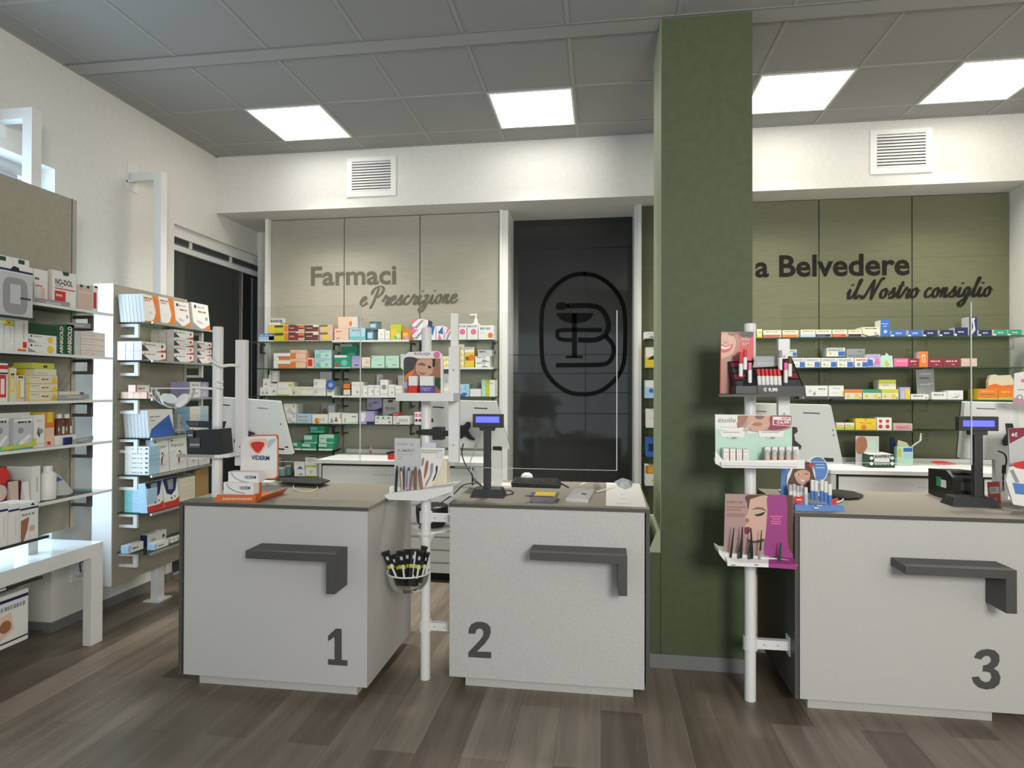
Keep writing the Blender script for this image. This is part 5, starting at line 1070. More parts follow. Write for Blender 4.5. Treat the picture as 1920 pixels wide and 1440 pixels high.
r.box(613, 627, 724, 'W|t .1 .4 .8 .5 G', 'small white box under the blue disc'); q = MB(); c = r.p(620, 722, -.006); q.lathe([(.045, c.y), (.043, c.y + .004)], (c.x, 0, c.z), 'B', 18, 'y'); q.lathe([(.02, c.y - .001), (.019, c.y)], (c.x, 0, c.z), 'V', 14, 'y'); q.build('blue_tag', None, None, 'blue round tag before the small white box on the third beige-wall shelf', 'tag')
r.box(644, 657, 720, 'CK|r 0 .62 1 1 O;r 0 .55 1 .62 K;r 0 0 1 .08 K', 'small orange-topped black and cream box')
for a, c_, v, sp, nm in ((659, 679, 716, 'W|c .55 .28 .08 G;t .1 .75 .9 .8 S', 'wide white box with dark drop'), (680, 689, 723, 'W|c .65 .3 .08 G;t .1 .8 .9 .85 S', 'slim white box right of the dark drop box'), (690, 701, 722, 'W|r .65 .3 .9 .5 G;t .1 .75 .9 .85 S', 'white box with grey mark left of the plain one'), (702, 712, 722, 'W|r .5 .3 .8 .5 S;t .1 .75 .9 .85 S', 'white box with pale mark'), (713, 727, 712, 'W|c .5 .55 .16 G;t .1 .85 .9 .88 S;r 0 .14 1 .16 G', 'tall white box with grey oval'), (728, 740, 721, 'W|c .6 .3 .08 G;r .1 .75 .9 .8 S', 'white box with small dot right of the tall one'), (741, 754, 723, 'W|r .1 .6 .9 .72 C', 'white box with cream stripe'), (830, 845, 727, 'W|t .1 .5 .9 .6 S', 'low white box left of the screen post'), (861, 880, 720, 'AT|r .0 0 .6 .2 B;r .3 .1 .75 .3 B;r .55 .5 .7 .85 T;t .1 .8 .5 .86 W', 'light blue box with dark base'), (881, 902, 729, 'W|t .1 .4 .5 .44 S', 'plain white box'), (903, 928, 712, 'LW|r 0 .0 .28 1 Q;r .28 0 .55 .75 L;r .6 .0 1 1 W;t .6 .75 .9 .8 G', 'lime and white box')): r.box(a, c_, v, sp, nm)
r.box(706, 718, 702, 'S|c .7 .8 .06 G', 'tall grey box behind the white row', off=.12, d=.05); r.box(746, 757, 704, 'J|r .1 .75 .9 .85 S', 'tall pale box behind the cream stripe box', off=.12, d=.05); r.box(832, 842, 701, 'W|p .1 .6 .5 .9 .8 .6 S', 'tall white box left of the screen post', off=.1, d=.05)
r = LB[3]
r.stack(532, 555, (777, 757), 'W|r .78 .6 .85 .95 G;p .2 .2 .5 .7 .8 .1 S;r .6 .05 .95 .15 T', 'white box beside the monitor'); r.box(557, 584, 776, 'A|t .1 .65 .75 .75 G;r .1 .1 .85 .5 S;t .1 .3 .7 .36 R', 'grey blue box with red line'); r.box(585, 615, 777, 'W|c .32 .32 .3 O;c .45 .4 .2 Y;r .62 .3 .8 .6 S', 'white box with orange fruit'); r.box(602, 630, 756, 'G|c .25 .3 .26 U;r .5 .2 .9 .8 S', 'grey fruit box behind', off=.10, d=.05, v1=778)
r.box(616, 640, 774, 'W|p .1 .1 .25 .6 .4 .1 G;p .45 .2 .6 .7 .75 .2 F;r .9 .5 .98 .9 G', 'white box with small drawings'); r.box(641, 671, 775, 'WQ|r .62 .62 .9 .75 G;r .15 .1 .25 .55 L;p 0 0 .5 .1 1 .25 1 0 Q', 'white and pale green box')
zt = r.box(673, 702, 771, 'V|c .22 .4 .22 W;r .5 .0 1 .2 N;t .5 .7 .9 .76 S;r .05 .5 .45 .9 W', 'lavender and white box'); r.box(688, 716, 746, 'V|c .2 .45 .2 G;t .4 .6 .8 .7 D;p .4 .0 1 .3 1 0 N;r 0 0 .6 .1 N', 'dusky lavender box behind', off=.08, d=.07, v1=771); r.box(718, 749, 748, 'SX|p .0 .0 .2 .32 .5 .4 .8 .32 1 0 X;t .15 .55 .75 .68 G;r .3 .86 .6 .96 D', 'grey box with dark green arch behind', off=.08, d=.07)
r.box(703, 735, 780, 'W|r .04 .55 .3 .95 Q;r .36 .55 .62 .95 Q;r .68 .55 .94 .95 Q;c .17 .78 .1 D;c .49 .78 .1 D;c .81 .78 .1 D;c .86 .25 .12 F;t .05 .25 .25 .32 F', 'white box with three green pictures'); zt = r.box(737, 768, 780, 'W|r .03 .75 .28 .95 H;r .35 .35 .9 .7 S;p .08 .1 .4 .25 .4 .1 U;t .08 .5 .25 .55 R', 'white box with grey oval and red corner'); r.box(736, 749, 774, 'R|t .1 .4 .9 .6 H', 'small red box on the grey oval box', zb=zt + .001, d=.08)
r.box(777, 792, 773, 'W|r .1 .62 .4 .9 P;r .55 .62 .85 .9 P;c .25 .35 .12 D;c .7 .35 .12 D', 'white box with pink squares left of the pole')
r = LB[4]
GS = 'E|r 0 0 1 .22 W;t .05 .35 .5 .42 X;r .0 .5 .6 .9 Q'
r.box(546, 565, 829, GS, 'green and white box nearest the monitor', d=.12); z = r.box(566, 593, 831, GS, 'lower green and white box of the left pair', d=.12); r.box(570, 595, 815, 'E|r 0 0 1 .1 Q;r .0 .4 .6 .9 Q', 'upper green box of the left pair', zb=z + .001, d=.12)
z = r.box(597, 623, 831, GS, 'lower green and white box of the right pair', d=.12); z2 = r.box(598, 626, 815, 'QE|r .5 .1 1 .6 E;t .1 .5 .45 .56 X', 'upper green box of the right pair', zb=z + .001, d=.12); r.box(582, 608, 799, 'E|t .0 .12 .95 .25 Q;r 0 .4 .5 .9 T', 'dark green box topping both pairs', zb=z2 + .012, off=.02, d=.1)
r = LB[5]
z = r.box(552, 572, 881, 'W|p .4 .2 .6 .5 .9 .2 G', 'lower small grey-marked white box', d=.12); r.box(551, 571, 866, 'W|p .3 .1 .6 .5 .9 .1 B', 'upper small white box with blue swoosh', zb=z + .001, d=.12)
z = r.box(573, 594, 876, 'W|p .3 .7 .5 .2 .7 .7 S;r 0 0 1 .1 L', 'lower white box with yellow green edge', d=.12); r.box(572, 593, 858, 'W|r 0 0 1 .2 L;p .3 .9 .5 .4 .7 .9 J', 'upper white box with yellow green band', zb=z + .001, d=.12)
for k, (u, v, w) in enumerate(((528, 876, 18), (541, 872, 12), (524, 858, 16))):
    c = r.p(u, 897, .03 + .05 * k); rad = w / 2 / F_PX * 5.1; q = MB(); zt = r.p(u, v, .03 + .05 * k).z; t = thing('clear_jar', (c.x, c.y, r.z), ('wide', 'slim', 'tall')[k] + ' grey-green clear jar behind the monitor foot on the lowest beige-wall shelf', 'jar'); q.lathe([(rad, r.z), (rad, zt - .012)], (c.x, c.y, 0), principled('jar_teal', (.20, .30, .30), .2), 16); q.build('glass', t); q = MB(); q.lathe([(rad * .9, zt - .012), (rad * .9, zt)], (c.x, c.y, 0), 'S', 16); q.build('lid', t)

GZ = [1.917, 1.684, 1.440, 1.204, .97, .74]
GB = [Row('y', 5.072, z, ph, .13) for z, ph in zip(GZ, ('on the top Belvedere-wall shelf', 'on the second green-wall shelf', 'on the third green-wall shelf', 'on the fourth green-wall shelf', 'on the fifth green-wall shelf', 'on the lowest green-wall shelf'))]
r = GB[0]
r.box(1419, 1429, 617, 'CY|r 0 0 1 .3 Y;c .6 .6 .2 L', 'small cream and yellow box')
for u0, u1, a, c_, nm in ((1431, 1465, 'F', 'R', 'brown and red'), (1467, 1497, 'O', 'O', 'orange'), (1501, 1529, 'A', 'A', 'pale blue'), (1530, 1559, 'N', 'B', 'navy'), (1561, 1588, 'R', 'O', 'red and orange'), (1591, 1616, 'K', 'N', 'black')): r.box(u0, u1, 619 if u0 < 1500 else 618, 'C|r .0 .05 .95 .38 %s;r .1 .12 .6 .28 %s;t .15 .72 .85 .84 G' % (a, c_), 'flat cream box with %s stripe' % nm)
r.box(1617, 1650, 613, 'C|p .0 .3 .4 .05 .95 .2 .95 .05 .3 0 0 .2 N;c .75 .35 .17 V;t .15 .8 .85 .88 D', 'taller cream box with violet circle'); r.box(1651, 1669, 600, 'BW|t .1 .75 .9 .8 A;t .3 .6 .7 .65 A;c .5 .3 .1 A', 'tall blue box', d=.1)
for u0, u1, m, nm in ((1671, 1699, 'B', 'first blue flat box'), (1703, 1729, 'B', 'second blue flat box'), (1731, 1758, 'N', 'first navy flat box, beside the blue pair'), (1762, 1788, 'N', 'second navy flat box'), (1835, 1860, 'N', 'navy flat box right of the tall navy box'), (1863, 1889, 'E', 'first green flat box'), (1890, 1916, 'E', 'second green flat box, beside the right wall')): r.box(u0, u1, 619 if m != 'E' else 618, '%sW|t .3 .4 .75 .6 S;r .0 .0 .18 .25 W' % m, nm, d=.08)
r.box(1790, 1815, 614, 'NW|t .25 .4 .75 .55 S;r 0 .0 .15 .25 W', 'slightly taller navy box', d=.08); r.box(1817, 1832, 594, 'NW|p .2 0 .5 .5 .3 .9 .6 .9 .8 .3 S;c .6 .9 .05 W', 'tall navy box', d=.1)
r = GB[1]
SN = 'W|T .08 .62 .92 .92 G SANAGOL;r .62 .04 .98 .56 B;c .2 .3 .14 L;c .42 .25 .12 Q'
for k, (u0, u1) in enumerate(((1484, 1509), (1510, 1538), (1540, 1569), (1570, 1600))): r.box(u0, u1, 671, SN, '%s white and blue SANAGOL box' % ['first', 'second', 'third', 'fourth'][k], group='lower row of SANAGOL boxes')
r.box(1550, 1585, 652, SN, 'upper SANAGOL box above the third one', v1=670.5, off=.02, d=.1, zb=GZ[1] + .0855); r.box(1474, 1494, 655, SN, 'upper SANAGOL box beside the lipstick display', off=.03, d=.1, zb=GZ[1] + .0855); r.box(1587, 1622, 654, 'S|t .1 .6 .8 .66 G;r .3 .1 .9 .45 G;t .6 .82 .9 .88 G', 'grey box standing in the upper row', off=.10, d=.03)
r.box(1603, 1626, 671, 'W|T .1 .65 .95 .92 R SANA;c .3 .3 .2 G;r .6 .05 1 .55 B', 'white and blue box with red SANA print'); r.box(1627, 1651, 664, 'VW|c .3 .5 .2 W;r .0 .1 .4 .6 B;p .5 .2 .7 .8 1 .3 P', 'violet and white box'); q = MB(); c = r.p(1663, 676, .0)
q.prism([r.p(u, v, .0) for u, v in ((1651, 690), (1651, 671), (1656, 666), (1660, 668), (1663, 662), (1667, 667), (1673, 667), (1675, 690))], (0, .02, 0), 'Q'); q.prism([r.p(u, v, -.0005) for u, v in ((1658, 682), (1662, 675), (1668, 684), (1664, 689))], (0, .0004, 0), 'L'); q.build('display_card', None, None, 'pale green scalloped card on the second green-wall shelf', 'card')
for u0, u1, m, nm in ((1676, 1703, 'P', 'bright pink flat box'), (1704, 1723, 'M', 'first crimson flat box'), (1741, 1767, 'M', 'second crimson flat box, right of the orange one'), (1769, 1800, 'M', 'third crimson flat box'), (1802, 1832, 'Z', 'dusky rose flat box')): r.box(u0, u1, 672, '%s|t .2 .6 .9 .75 H;r 0 0 1 .06 K' % m if m != 'M' else 'P|r 0 0 1 1 M;t .15 .6 .85 .75 H;t .5 .25 .7 .35 Z', nm)
r.box(1723.5, 1740, 659, 'OW|r .3 .3 .7 .8 H;r .4 .35 .6 .7 O', 'tall orange box', d=.09)
r = GB[2]
r.box(1508, 1552, 723, 'W|r .0 0 1 .2 D;c .25 .6 .12 S;p .35 .3 .45 .6 .5 .3 G;t .6 .7 .95 .8 G', 'white box with slate base beside the lipstick display'); r.box(1554, 1582, 723, 'W|r 0 0 1 .2 D;t .3 .78 .8 .84 G;t .2 .45 .7 .5 S;r .9 .3 1 .6 Y', 'white box with slate base and yellow edge')
for u0, u1, m, nm in ((1584, 1616, 'O', 'orange'), (1618, 1652, 'E', 'green'), (1653, 1685, 'L', 'yellow')): z = r.box(u0, u1, 730, 'C|r 0 .65 1 1 %s;c .2 .3 .14 L;c .7 .33 .2 Y;c .9 .15 .06 D' % m, 'cream box with %s top' % nm)
r.box(1648, 1680, 712, 'C|r 0 .6 1 1 L;t .2 .4 .6 .46 G', 'upper cream box with yellow top', zb=z + .001, off=.02, d=.1); r.box(1687, 1707, 726, 'V|r .55 0 .95 .8 Y;p .1 .1 .3 .8 .45 .1 S', 'violet and yellow box')
r.box(1708, 1741, 739, 'W|t .12 .55 .7 .75 D;c .88 .3 .12 D', 'flat white box'); r.box(1747, 1776, 735, 'W|t .12 .5 .8 .75 G', 'second flat white box', off=.02); r.box(1777, 1806, 732, 'W|p .2 .2 .5 .3 .8 .5 .6 .2 G;t .4 .6 .9 .66 S', 'white box with sketch')
q = MB(); q.prism([r.p(u, v, .06) for u, v in ((1720, 748), (1717, 693), (1751, 691), (1753, 748))], (0, .004, 0), 'G'); [q.prism([r.p(u0, v, .059), r.p(u1, v, .059), r.p(u1, v - 2, .059), r.p(u0, v - 2, .059)], (0, .0006, 0), m) for u0, u1, v, m in ((1724, 1746, 702, 'S'), (1724, 1742, 710, 'D'), (1724, 1744, 722, 'S'), (1740, 1751, 720, 'L'), (1722, 1750, 744, 'W'))]; q.build('leaflet', None, None, 'grey leaflet standing on the third green-wall shelf', 'leaflet')
z = r.box(1834, 1871, 729, 'OY|r 0 0 1 .15 L;t .2 .7 .8 .8 Y;t .1 .45 .9 .52 U', 'left orange box near the right wall'); r.box(1872, 1902, 729, 'OY|r 0 0 1 .2 L;t .2 .65 .8 .75 Y', 'right orange box near the right wall'); q = MB(); P_ = lambda u, v: r.p(u, v, .04); q.prism([P_(u, v) for u, v in ((1853, 729), (1853, 715), (1857, 704), (1866, 702), (1872, 704), (1895, 703), (1900, 712), (1901, 729))], (0, .03, 0), 'C'); q.prism([r.p(u, v, .0395) for u, v in ((1853, 729), (1853, 723), (1866, 719), (1878, 723), (1901, 721), (1901, 729))], (0, .0004, 0), 'O'); q.build('display_box', None, r.p(1876, 729, .05), 'cream and orange display carton on the orange boxes', 'carton')
r = GB[3]
for u0, u1, nm in ((1568, 1583, 'left'), (1584, 1602, 'right')): r.box(u0, u1, 793, 'CL|r 0 0 1 .5 L;r 0 .8 1 1 W;t .1 .62 .9 .7 O', nm + ' small cream and yellow box')
r.box(1604, 1643, 785, 'Y|c .4 .25 .22 O;c .5 .92 .06 U;t .2 .6 .8 .68 O', 'large yellow box'); r.box(1644, 1672, 783, 'W|c .25 .72 .13 R;c .72 .72 .13 R;c .25 .3 .15 R;c .72 .3 .15 R', 'white box with red hearts'); r.box(1675, 1711, 794, 'Z|r .12 .2 .9 .75 P;r .2 .3 .85 .65 Z;t .25 .4 .8 .55 R', 'rose flat box')
# column-side bay
for k, (u0, v0, sp, nm) in enumerate(((1208, 622, 'W|t .2 .7 .9 .8 G;p .3 .1 .5 .5 .8 .1 G', 'white box'), (1211, 651, 'Y|p 0 .5 .6 .6 1 .9 1 1 0 1 W;p .1 .4 .5 .6 1 .4 K', 'yellow box with white top'), (1210, 713, 'A|r 0 .6 1 1 W;c .4 .42 .12 B;c .7 .35 .12 B', 'blue and white box with blue flowers'), (1212, 767, 'W|t .2 .5 .8 .55 S', 'plain white box'), (1212, 821, 'B|r .15 .3 1 .7 N', 'blue bottle box with white cap'), (1210, 873, 'W|r 0 .6 .9 1 O;r .2 .65 .9 .95 Y;p .4 .2 .6 .4 1 .2 Y', 'orange and white box'))):
    GB[k].box(u0, u0 + 27, v0, sp, nm + ' in the narrow bay beside the green column', name='medicine_box', whole=True)

# goods on the right drawer cabinet
zc = .9405
t = thing('carton', (at(1640, 877, z=zc).x, at(1640, 877, z=zc).y + .1, zc), 'black and white RAFFIN carton on the drawer cabinet behind counter 3', 'carton')
a, c, bk = at(1629, 877, z=zc), at(1678, 877, z=zc), at(1605, 870, z=zc); h = Zat(1654, 853, a.y) - zc; dx = bk - a
q = MB(); q.hexa([a, c, c + dx, bk, a + Vector((0, 0, h)), c + Vector((0, 0, h)), c + dx + Vector((0, 0, h)), bk + Vector((0, 0, h))], 'X'); q.face([p + Vector((0, 0, h + .0008)) for p in (a.lerp(c, .05), c.lerp(a, .05), c + dx * .9, a.lerp(c, .05) + dx * .9)], 'W'); q.build('body', t)
q = MB(); yy = a.y - .001
for u, v in ((1634, 859), (1673, 859), (1634, 869), (1673, 869)): c_ = at(u, v, y=yy); q.lathe([(.013, yy - .0006), (.0129, yy)], (c_.x, 0, c_.z), 'W', 14, 'y')
pbox(q, 1639, 859, 1668, 866.5, yy - .0003, .0003, 'W'); ptext(q, 'RAFFIN', 'X', 1640, 852.5, 1667, 858.5, yy - .0004, .04) if False else None
pbox(q, 1638, 853.5, 1669, 858.5, yy - .0003, .0003, 'W'); ptext(q, 'RAFFIN', 'K', 1640, 854, 1667, 858, yy - .0008, .04); ptext(q, 'RAFFIN', 'S', 1640, 868, 1667, 872, yy - .0008, .04); q.build('print', t)
q = MB(); y = 5.0; pbox(q, 1605, 818, 1648, 856, y, .01, 'S'); picture(q, [(SKIN2, [(1607, 822), (1622, 820), (1626, 836), (1618, 850), (1606, 848)], True), ('F', [(1612, 821), (1622, 820), (1622, 829), (1614, 830)], True), ('Q', [(1628, 826), (1644, 826), (1644, 842), (1628, 842)], False)], y); q.box(at(1605, 850, y=y).x, y, zc, at(1648, 850, y=y).x, y + .01, Zat(1620, 856, y), 'S'); q.build('picture_card', None, None, 'grey card with woman picture behind the RAFFIN carton', 'card')
t = thing('carton', (at(1697, 872, z=zc).x, 4.9, zc), 'open mint and blue carton on the drawer cabinet beside the RAFFIN carton', 'carton'); y = at(1697, 873, z=zc).y
q = MB(); pbox(q, 1682, 838, 1712, 872.6, y, .10, 'Q'); picture(q, [('B', [(1694, 840), (1711, 840), (1711, 847), (1694, 847)], False), ('L', [(1684, 842), (1690, 842), (1690, 856), (1684, 856)], False), ('A', [(1696, 850), (1710, 850), (1710, 860), (1696, 860)], False)], y); q.build('body', t)
q = MB(); ppoly(q, [(1682, 838), (1684, 825), (1700, 830), (1706, 838)], y + .02, .003, 'C'); ppoly(q, [(1711, 838), (1728, 826), (1728, 812), (1726, 812), (1724, 826), (1709, 836)], y + .03, .003, 'W'); ppoly(q, [(1672, 856), (1670, 820), (1677, 820), (1680, 840), (1683, 866)], y + .05, .02, 'N'); q.build('flap', t)
q = MB(); ppoly(q, [(1753, 866), (1775, 866), (1795, 871), (1760, 872)], 4.85, .05, 'R', True); q.build('red_cloth', None, None, 'crumpled red slip on the drawer cabinet behind the printer', 'slip')
q = MB(); A = [at(u, v, z=.942) for u, v in ((1755, 868), (1820, 868), (1850, 875), (1762, 876))]; q.prism(A, (0, 0, .004), 'W'); q.build('paper_sheet', None, None, 'white papers on the drawer cabinet behind the customer display', 'paper')
# small goods on the left drawer cabinet
c = at(692, 850, z=.9405); q = MB(); t = thing('dropper_bottle', (c.x, c.y + .05, .9405), 'small red and white dropper bottle on the left drawer cabinet', 'bottle'); q.lathe([(.018, .9405), (.02, .945), (.02, .962)], (c.x, c.y + .05, 0), 'O', 14); q.build('flask', t); q = MB(); q.lathe([(.024, .962), (.02, .975), (.008, .985), (.006, 1.0)], (c.x, c.y + .05, 0), 'W', 14); q.build('cap', t)
q = MB(); y = 4.80; ppoly(q, [(727, 866), (727, 852), (733, 847), (752, 847), (752, 866)], y, .06, 'R'); t = q.build('red_case', None, None, 'red case with black strap on the left drawer cabinet', 'case'); q = MB(); ppoly(q, [(723, 849), (734, 846), (742, 845), (742, 849), (734, 850), (728, 853)], y - .006, .005, 'K'); q.build('strap', t)

# near left display panel (fronts face into the room)
XF = -2.865
A_ = [Row('x', XF, z, ph, .15) for z, ph in zip(AZ, ('on the top near-panel shelf', 'on the second near-panel shelf', 'on the third near-panel shelf', 'on the fourth near-panel shelf', 'on the lowest near-panel shelf'))]
r = A_[0]
ND = 'WJ|T .12 .62 .85 .78 D NO-DOL;r .1 .5 .95 .53 R;r .1 .0 .55 .45 R;t .15 .3 .45 .36 H;p .4 1 .45 .9 .65 .9 .7 1 X;t .12 .57 .5 .6 G'
r.box(98, 143, 510, ND, 'white and red NO-DOL box'); r.box(64, 90, 506, 'WJ|r .1 .52 .6 .55 R;t .05 .7 .4 .76 D;r .5 .1 .8 .5 H', 'white box with red line half behind the grey knee-brace box', off=.01)
q = MB(); q.tube([r.p(66, 506, .03), r.p(86, 503, .03), r.p(89, 506, .03), r.p(72, 509, .03)], .0025, 'G', 6); q.build('hang_loop', None, None, 'grey hanging loop above the red line box on the near panel', 'loop')
r.box(147, 173, 535, 'ZJ|r 0 .7 1 .74 J;r .1 .9 .3 1 X;r .6 .9 .8 1 X', 'dusky rose box at the far end'); r.box(174, 184, 536, 'W|r .1 .15 .7 .75 R;r .3 .92 .9 1 X', 'white box side with red arrow at the far end')
def strip(rw, u0, u1, v0, v1, label, th=.003, off=-.033):
    q = MB(); q.prism([rw.p(u0, v0[0], off), rw.p(u1, v0[1], off), rw.p(u1, v1[1], off), rw.p(u0, v1[0], off)], (-.003, 0, 0), 'G')
    um = u0 + (u1 - u0) * .3; ue = u0 + (u1 - u0) * .75; f = lambda u, k: v0[0] + (v0[1] - v0[0]) * (u - u0) / (u1 - u0) + k * ((v1[0] - v0[0]))
    q.prism([rw.p(um, f(um, .4), off - .0005), rw.p(ue, f(ue, .4), off - .0005), rw.p(ue, f(ue, .62), off - .0005), rw.p(um, f(um, .62), off - .0005)], (-.0004, 0, 0), 'S')
    q.build('price_strip', None, None, label, 'price strip', 'grey price strips')
strip(r, 67, 131, (558, 567), (570, 578), 'grey price strip under the NO-DOL box'); strip(A_[1], 126, 170, (604, 607), (614, 616), 'grey price strip above the flat white stack', off=.0); strip(A_[2], 108, 167, (741, 739), (749, 748), 'grey price strip at the far end of the third near shelf'); strip(A_[3], 138, 175, (824, 817), (831, 825), 'grey price strip beside the brown bottles')
r = A_[1]
r.box(-8, 7, 604, 'W|', 'white carton cut by the picture edge'); z = r.box(8, 27, 611, 'W|r .6 .5 .66 .95 S;t .2 .4 .7 .42 S', 'white carton under a gold cap'); r.box(11, 27, 600, 'Y|c .35 .5 .15 K', 'gold cap box on the white carton', zb=z + .001, d=.08); r.box(28, 53, 598, 'W|r .6 .4 .72 .9 S;r .6 .14 .9 .32 R;r .2 0 .85 .1 O', 'tall white carton with red seal')
z = r.stack(53, 106, (644, 628), 'W|p 0 .5 .3 .1 0 0 G;c .78 .45 .38 Y;c .1 .75 .12 D;t .2 .7 .5 .8 G', 'white box with golden flowers', d=.11); r.box(53, 108, 608, 'X|', 'dark green carton lying on the flower boxes', zb=z + .001, d=.12)
AG = 'XE|T .25 .05 .75 .95 W ^ ARNIGOLD'
r.box(108.5, 122, 609, AG, 'first standing green ARNIGOLD carton'); r.box(122.5, 139, 609, AG, 'second standing green ARNIGOLD carton'); r.box(140, 151, 621, 'S|', 'clear plastic block', d=.05); r.stack(152, 197, (657, 647, 636, 623), 'J|r .02 .9 1 1 S;t .05 .4 .6 .55 Z', 'pale grey flat box', d=.11)
r = A_[2]
r.box(-6, 15, 681, 'WR|r .2 .12 .85 .7 R;r .35 .2 .7 .6 W;r 0 .85 1 .95 R;r 0 .72 1 .76 K', 'white and red carton at the picture edge'); YB_ = 'C|t .3 .78 .8 .84 K;r .25 .3 .8 .75 Y;r .3 .35 .7 .7 C;r 0 0 .15 1 L'
r.box(16, 31, 690, YB_, 'first cream and yellow carton'); r.box(31.5, 46, 704, 'C|t .2 .9 .9 .97 K;r .1 .1 .45 .8 Y;r .5 .2 .9 .8 W;t .6 .1 .9 .15 F', 'second cream and yellow carton, shorter'); r.box(46, 62, 687, 'Y|r .4 .3 .9 .8 C;t .5 .8 .9 .85 K', 'yellow carton behind the cream ones', off=.06, d=.08)
z = r.stack(52, 108, (735, 720, 704), 'C|r 0 0 1 .08 Y;r 0 0 .05 1 Y;t .1 .7 .4 .8 G;t .45 .45 .72 .62 F;p .75 .1 .9 .9 1 .1 Y', 'white and yellow flat box'); z = r.box(66, 106, 692, 'C|t .1 .3 .6 .4 G;r 0 0 1 .1 W', 'cream box above the yellow stack', zb=z + .001, d=.12); r.box(60, 102, 681, 'L|t .5 .2 .7 .6 K', 'flat lime carton topping the yellow stack', zb=z + .001, d=.11); r.box(111, 160, 734, 'S|r 0 .4 .75 1 C;t .8 .5 .95 .9 K', 'low pale carton beside the yellow stack', d=.1)
r = A_[3]
POU = 'S|r 0 .9 1 1 W;t .2 .86 .9 .92 K;c .35 .62 .1 G;p .0 .0 .2 .3 .6 .1 1 .2 1 0 T;p .2 .2 .8 .5 .9 .4 .4 .15 W'
r.box(-10, 17, 784, POU, 'first grey sachet pouch at the picture edge', d=.05, name='pouch', cat='pouch', off=-.005); r.box(26, 62, 785, POU, 'second grey sachet pouch with leaf band', d=.05, name='pouch', cat='pouch', off=-.005); r.box(-5, 57, 774, 'W|t .3 .4 .9 .6 K', 'white carton behind the grey pouches', off=.06, d=.08); r.box(63, 84, 778, 'W|p .3 .45 .45 .65 .6 .4 .5 .3 D;t .3 .8 .8 .85 S;c .65 .5 .08 G;r 0 .1 1 .12 Z', 'white carton with olive sprig'); r.box(85, 102, 773, 'HY|r 0 .55 1 1 O;r .2 .7 .8 1 Y;r .2 .05 .6 .15 R', 'orange to white carton', d=.1)
for k, u in enumerate((110.5, 125)):
    c = r.p(u, 800, .05); t = thing('syrup_bottle', (c.x, c.y, r.z + .035), ('left', 'right')[k] + ' brown syrup bottle with white cap on the fourth near shelf', 'bottle', 'brown syrup bottles'); zt = r.p(u, 776, .05).z; z0 = r.z + .038
    q = MB(); q.lathe([(.024, z0), (.025, z0 + .006), (.025, zt - .035), (.012, zt - .022)], (c.x, c.y, 0), principled('amber', (.13, .05, .03), .2), 16); q.build('flask', t); q = MB(); q.lathe([(.014, zt - .024), (.014, zt - .002), (.012, zt)], (c.x, c.y, 0), 'W', 14); q.build('cap', t); q = MB(); q.lathe([(.0255, z0 + .02), (.0255, z0 + .06)], (c.x, c.y, 0), 'J', 8, caps=False, ang=(-.2, 1.1)); q.build('label', t)
r.box(103, 143, 816, 'W|', 'white carton carrying the brown bottles', d=.12); r.box(121, 136, 820, 'N|', 'small indigo carton under the brown bottles', off=-.012, d=.01)
q = MB(); q.prism([r.p(5, 845, -.012), r.p(68, 836, -.012), r.p(68, 822, -.012), r.p(62, 823, -.012), r.p(62, 831, -.012), r.p(5, 838, -.012)], (-.006, 0, 0), 'L'); q.build('display_tray', None, None, 'lime yellow tray front below the grey pouches', 'tray')
r = A_[4]
RD = 'MR|r .3 .1 .8 .7 J;t .4 .5 .7 .55 F'
r.box(-8, 13, 876, 'MF|c .5 .8 .2 R;c .3 .4 .2 Z;r 0 0 1 .2 I', 'dark red patterned carton at the picture edge'); r.box(15, 39, 902, 'M|', 'dark red carton behind the pink tube', off=.03); r.box(41, 57, 903, 'M|', 'dark red carton behind the white tube', off=.03)
for k, (u0, u1, v0, m, nm) in enumerate(((20, 38, 904, 'Z', 'pink cream tube before the dark red carton'), (46, 58, 904, 'W', 'white cream tube before the dark red carton'))):
    t = thing('cream_tube', r.p((u0 + u1) / 2, 936), nm, 'tube'); a, c = r.p(u0, 920, -.01), r.p(u1, 920, -.01); zt = r.p(u0, v0, -.01).z; w = (c.y - a.y); y0 = (a.y + c.y) / 2
    q = MB(); q.hexa([(a.x - .03, y0 - w * .36, r.z + .015), (a.x, y0 - w * .36, r.z + .015), (a.x, y0 + w * .36, r.z + .015), (a.x - .03, y0 + w * .36, r.z + .015), (a.x - .017, y0 - w / 2, zt), (a.x - .013, y0 - w / 2, zt), (a.x - .013, y0 + w / 2, zt), (a.x - .017, y0 + w / 2, zt)], m); q.build('body', t)
    q = MB(); q.lathe([(.012, r.z), (.014, r.z + .015)], (a.x - .015, y0, 0), 'J', 14); q.build('cap', t)
r.box(59, 76, 874, 'W|t .6 .3 .7 .7 G', 'tall white carton beside the white bottle'); c = r.p(89, 900, .04); zt = r.p(89, 873, .04).z; t = thing('white_bottle', (c.x, c.y, r.z), 'large white bottle with white cap on the lowest near shelf', 'bottle'); q = MB(); q.lathe([(.037, r.z), (.039, r.z + .006), (.039, zt - .045), (.02, zt - .028)], (c.x, c.y, 0), 'W', 20); q.build('flask', t); q = MB(); q.lathe([(.022, zt - .03), (.022, zt - .003), (.02, zt)], (c.x, c.y, 0), 'W', 16); q.build('cap', t)
q = MB(); A2 = [r.p(u, v, .06) for u, v in ((101, 930), (101, 893), (108, 887), (124, 905), (138, 922), (130, 928))]; q.prism(A2, (-.03, 0, 0), 'S'); q.prism([r.p(u, v, .059) for u, v in ((102, 900), (109, 894), (118, 900), (104, 904))], (-.0005, 0, 0), 'B'); q.build('plastic_bag', None, None, 'soft grey bag with blue print at the far end of the lowest near shelf', 'bag')
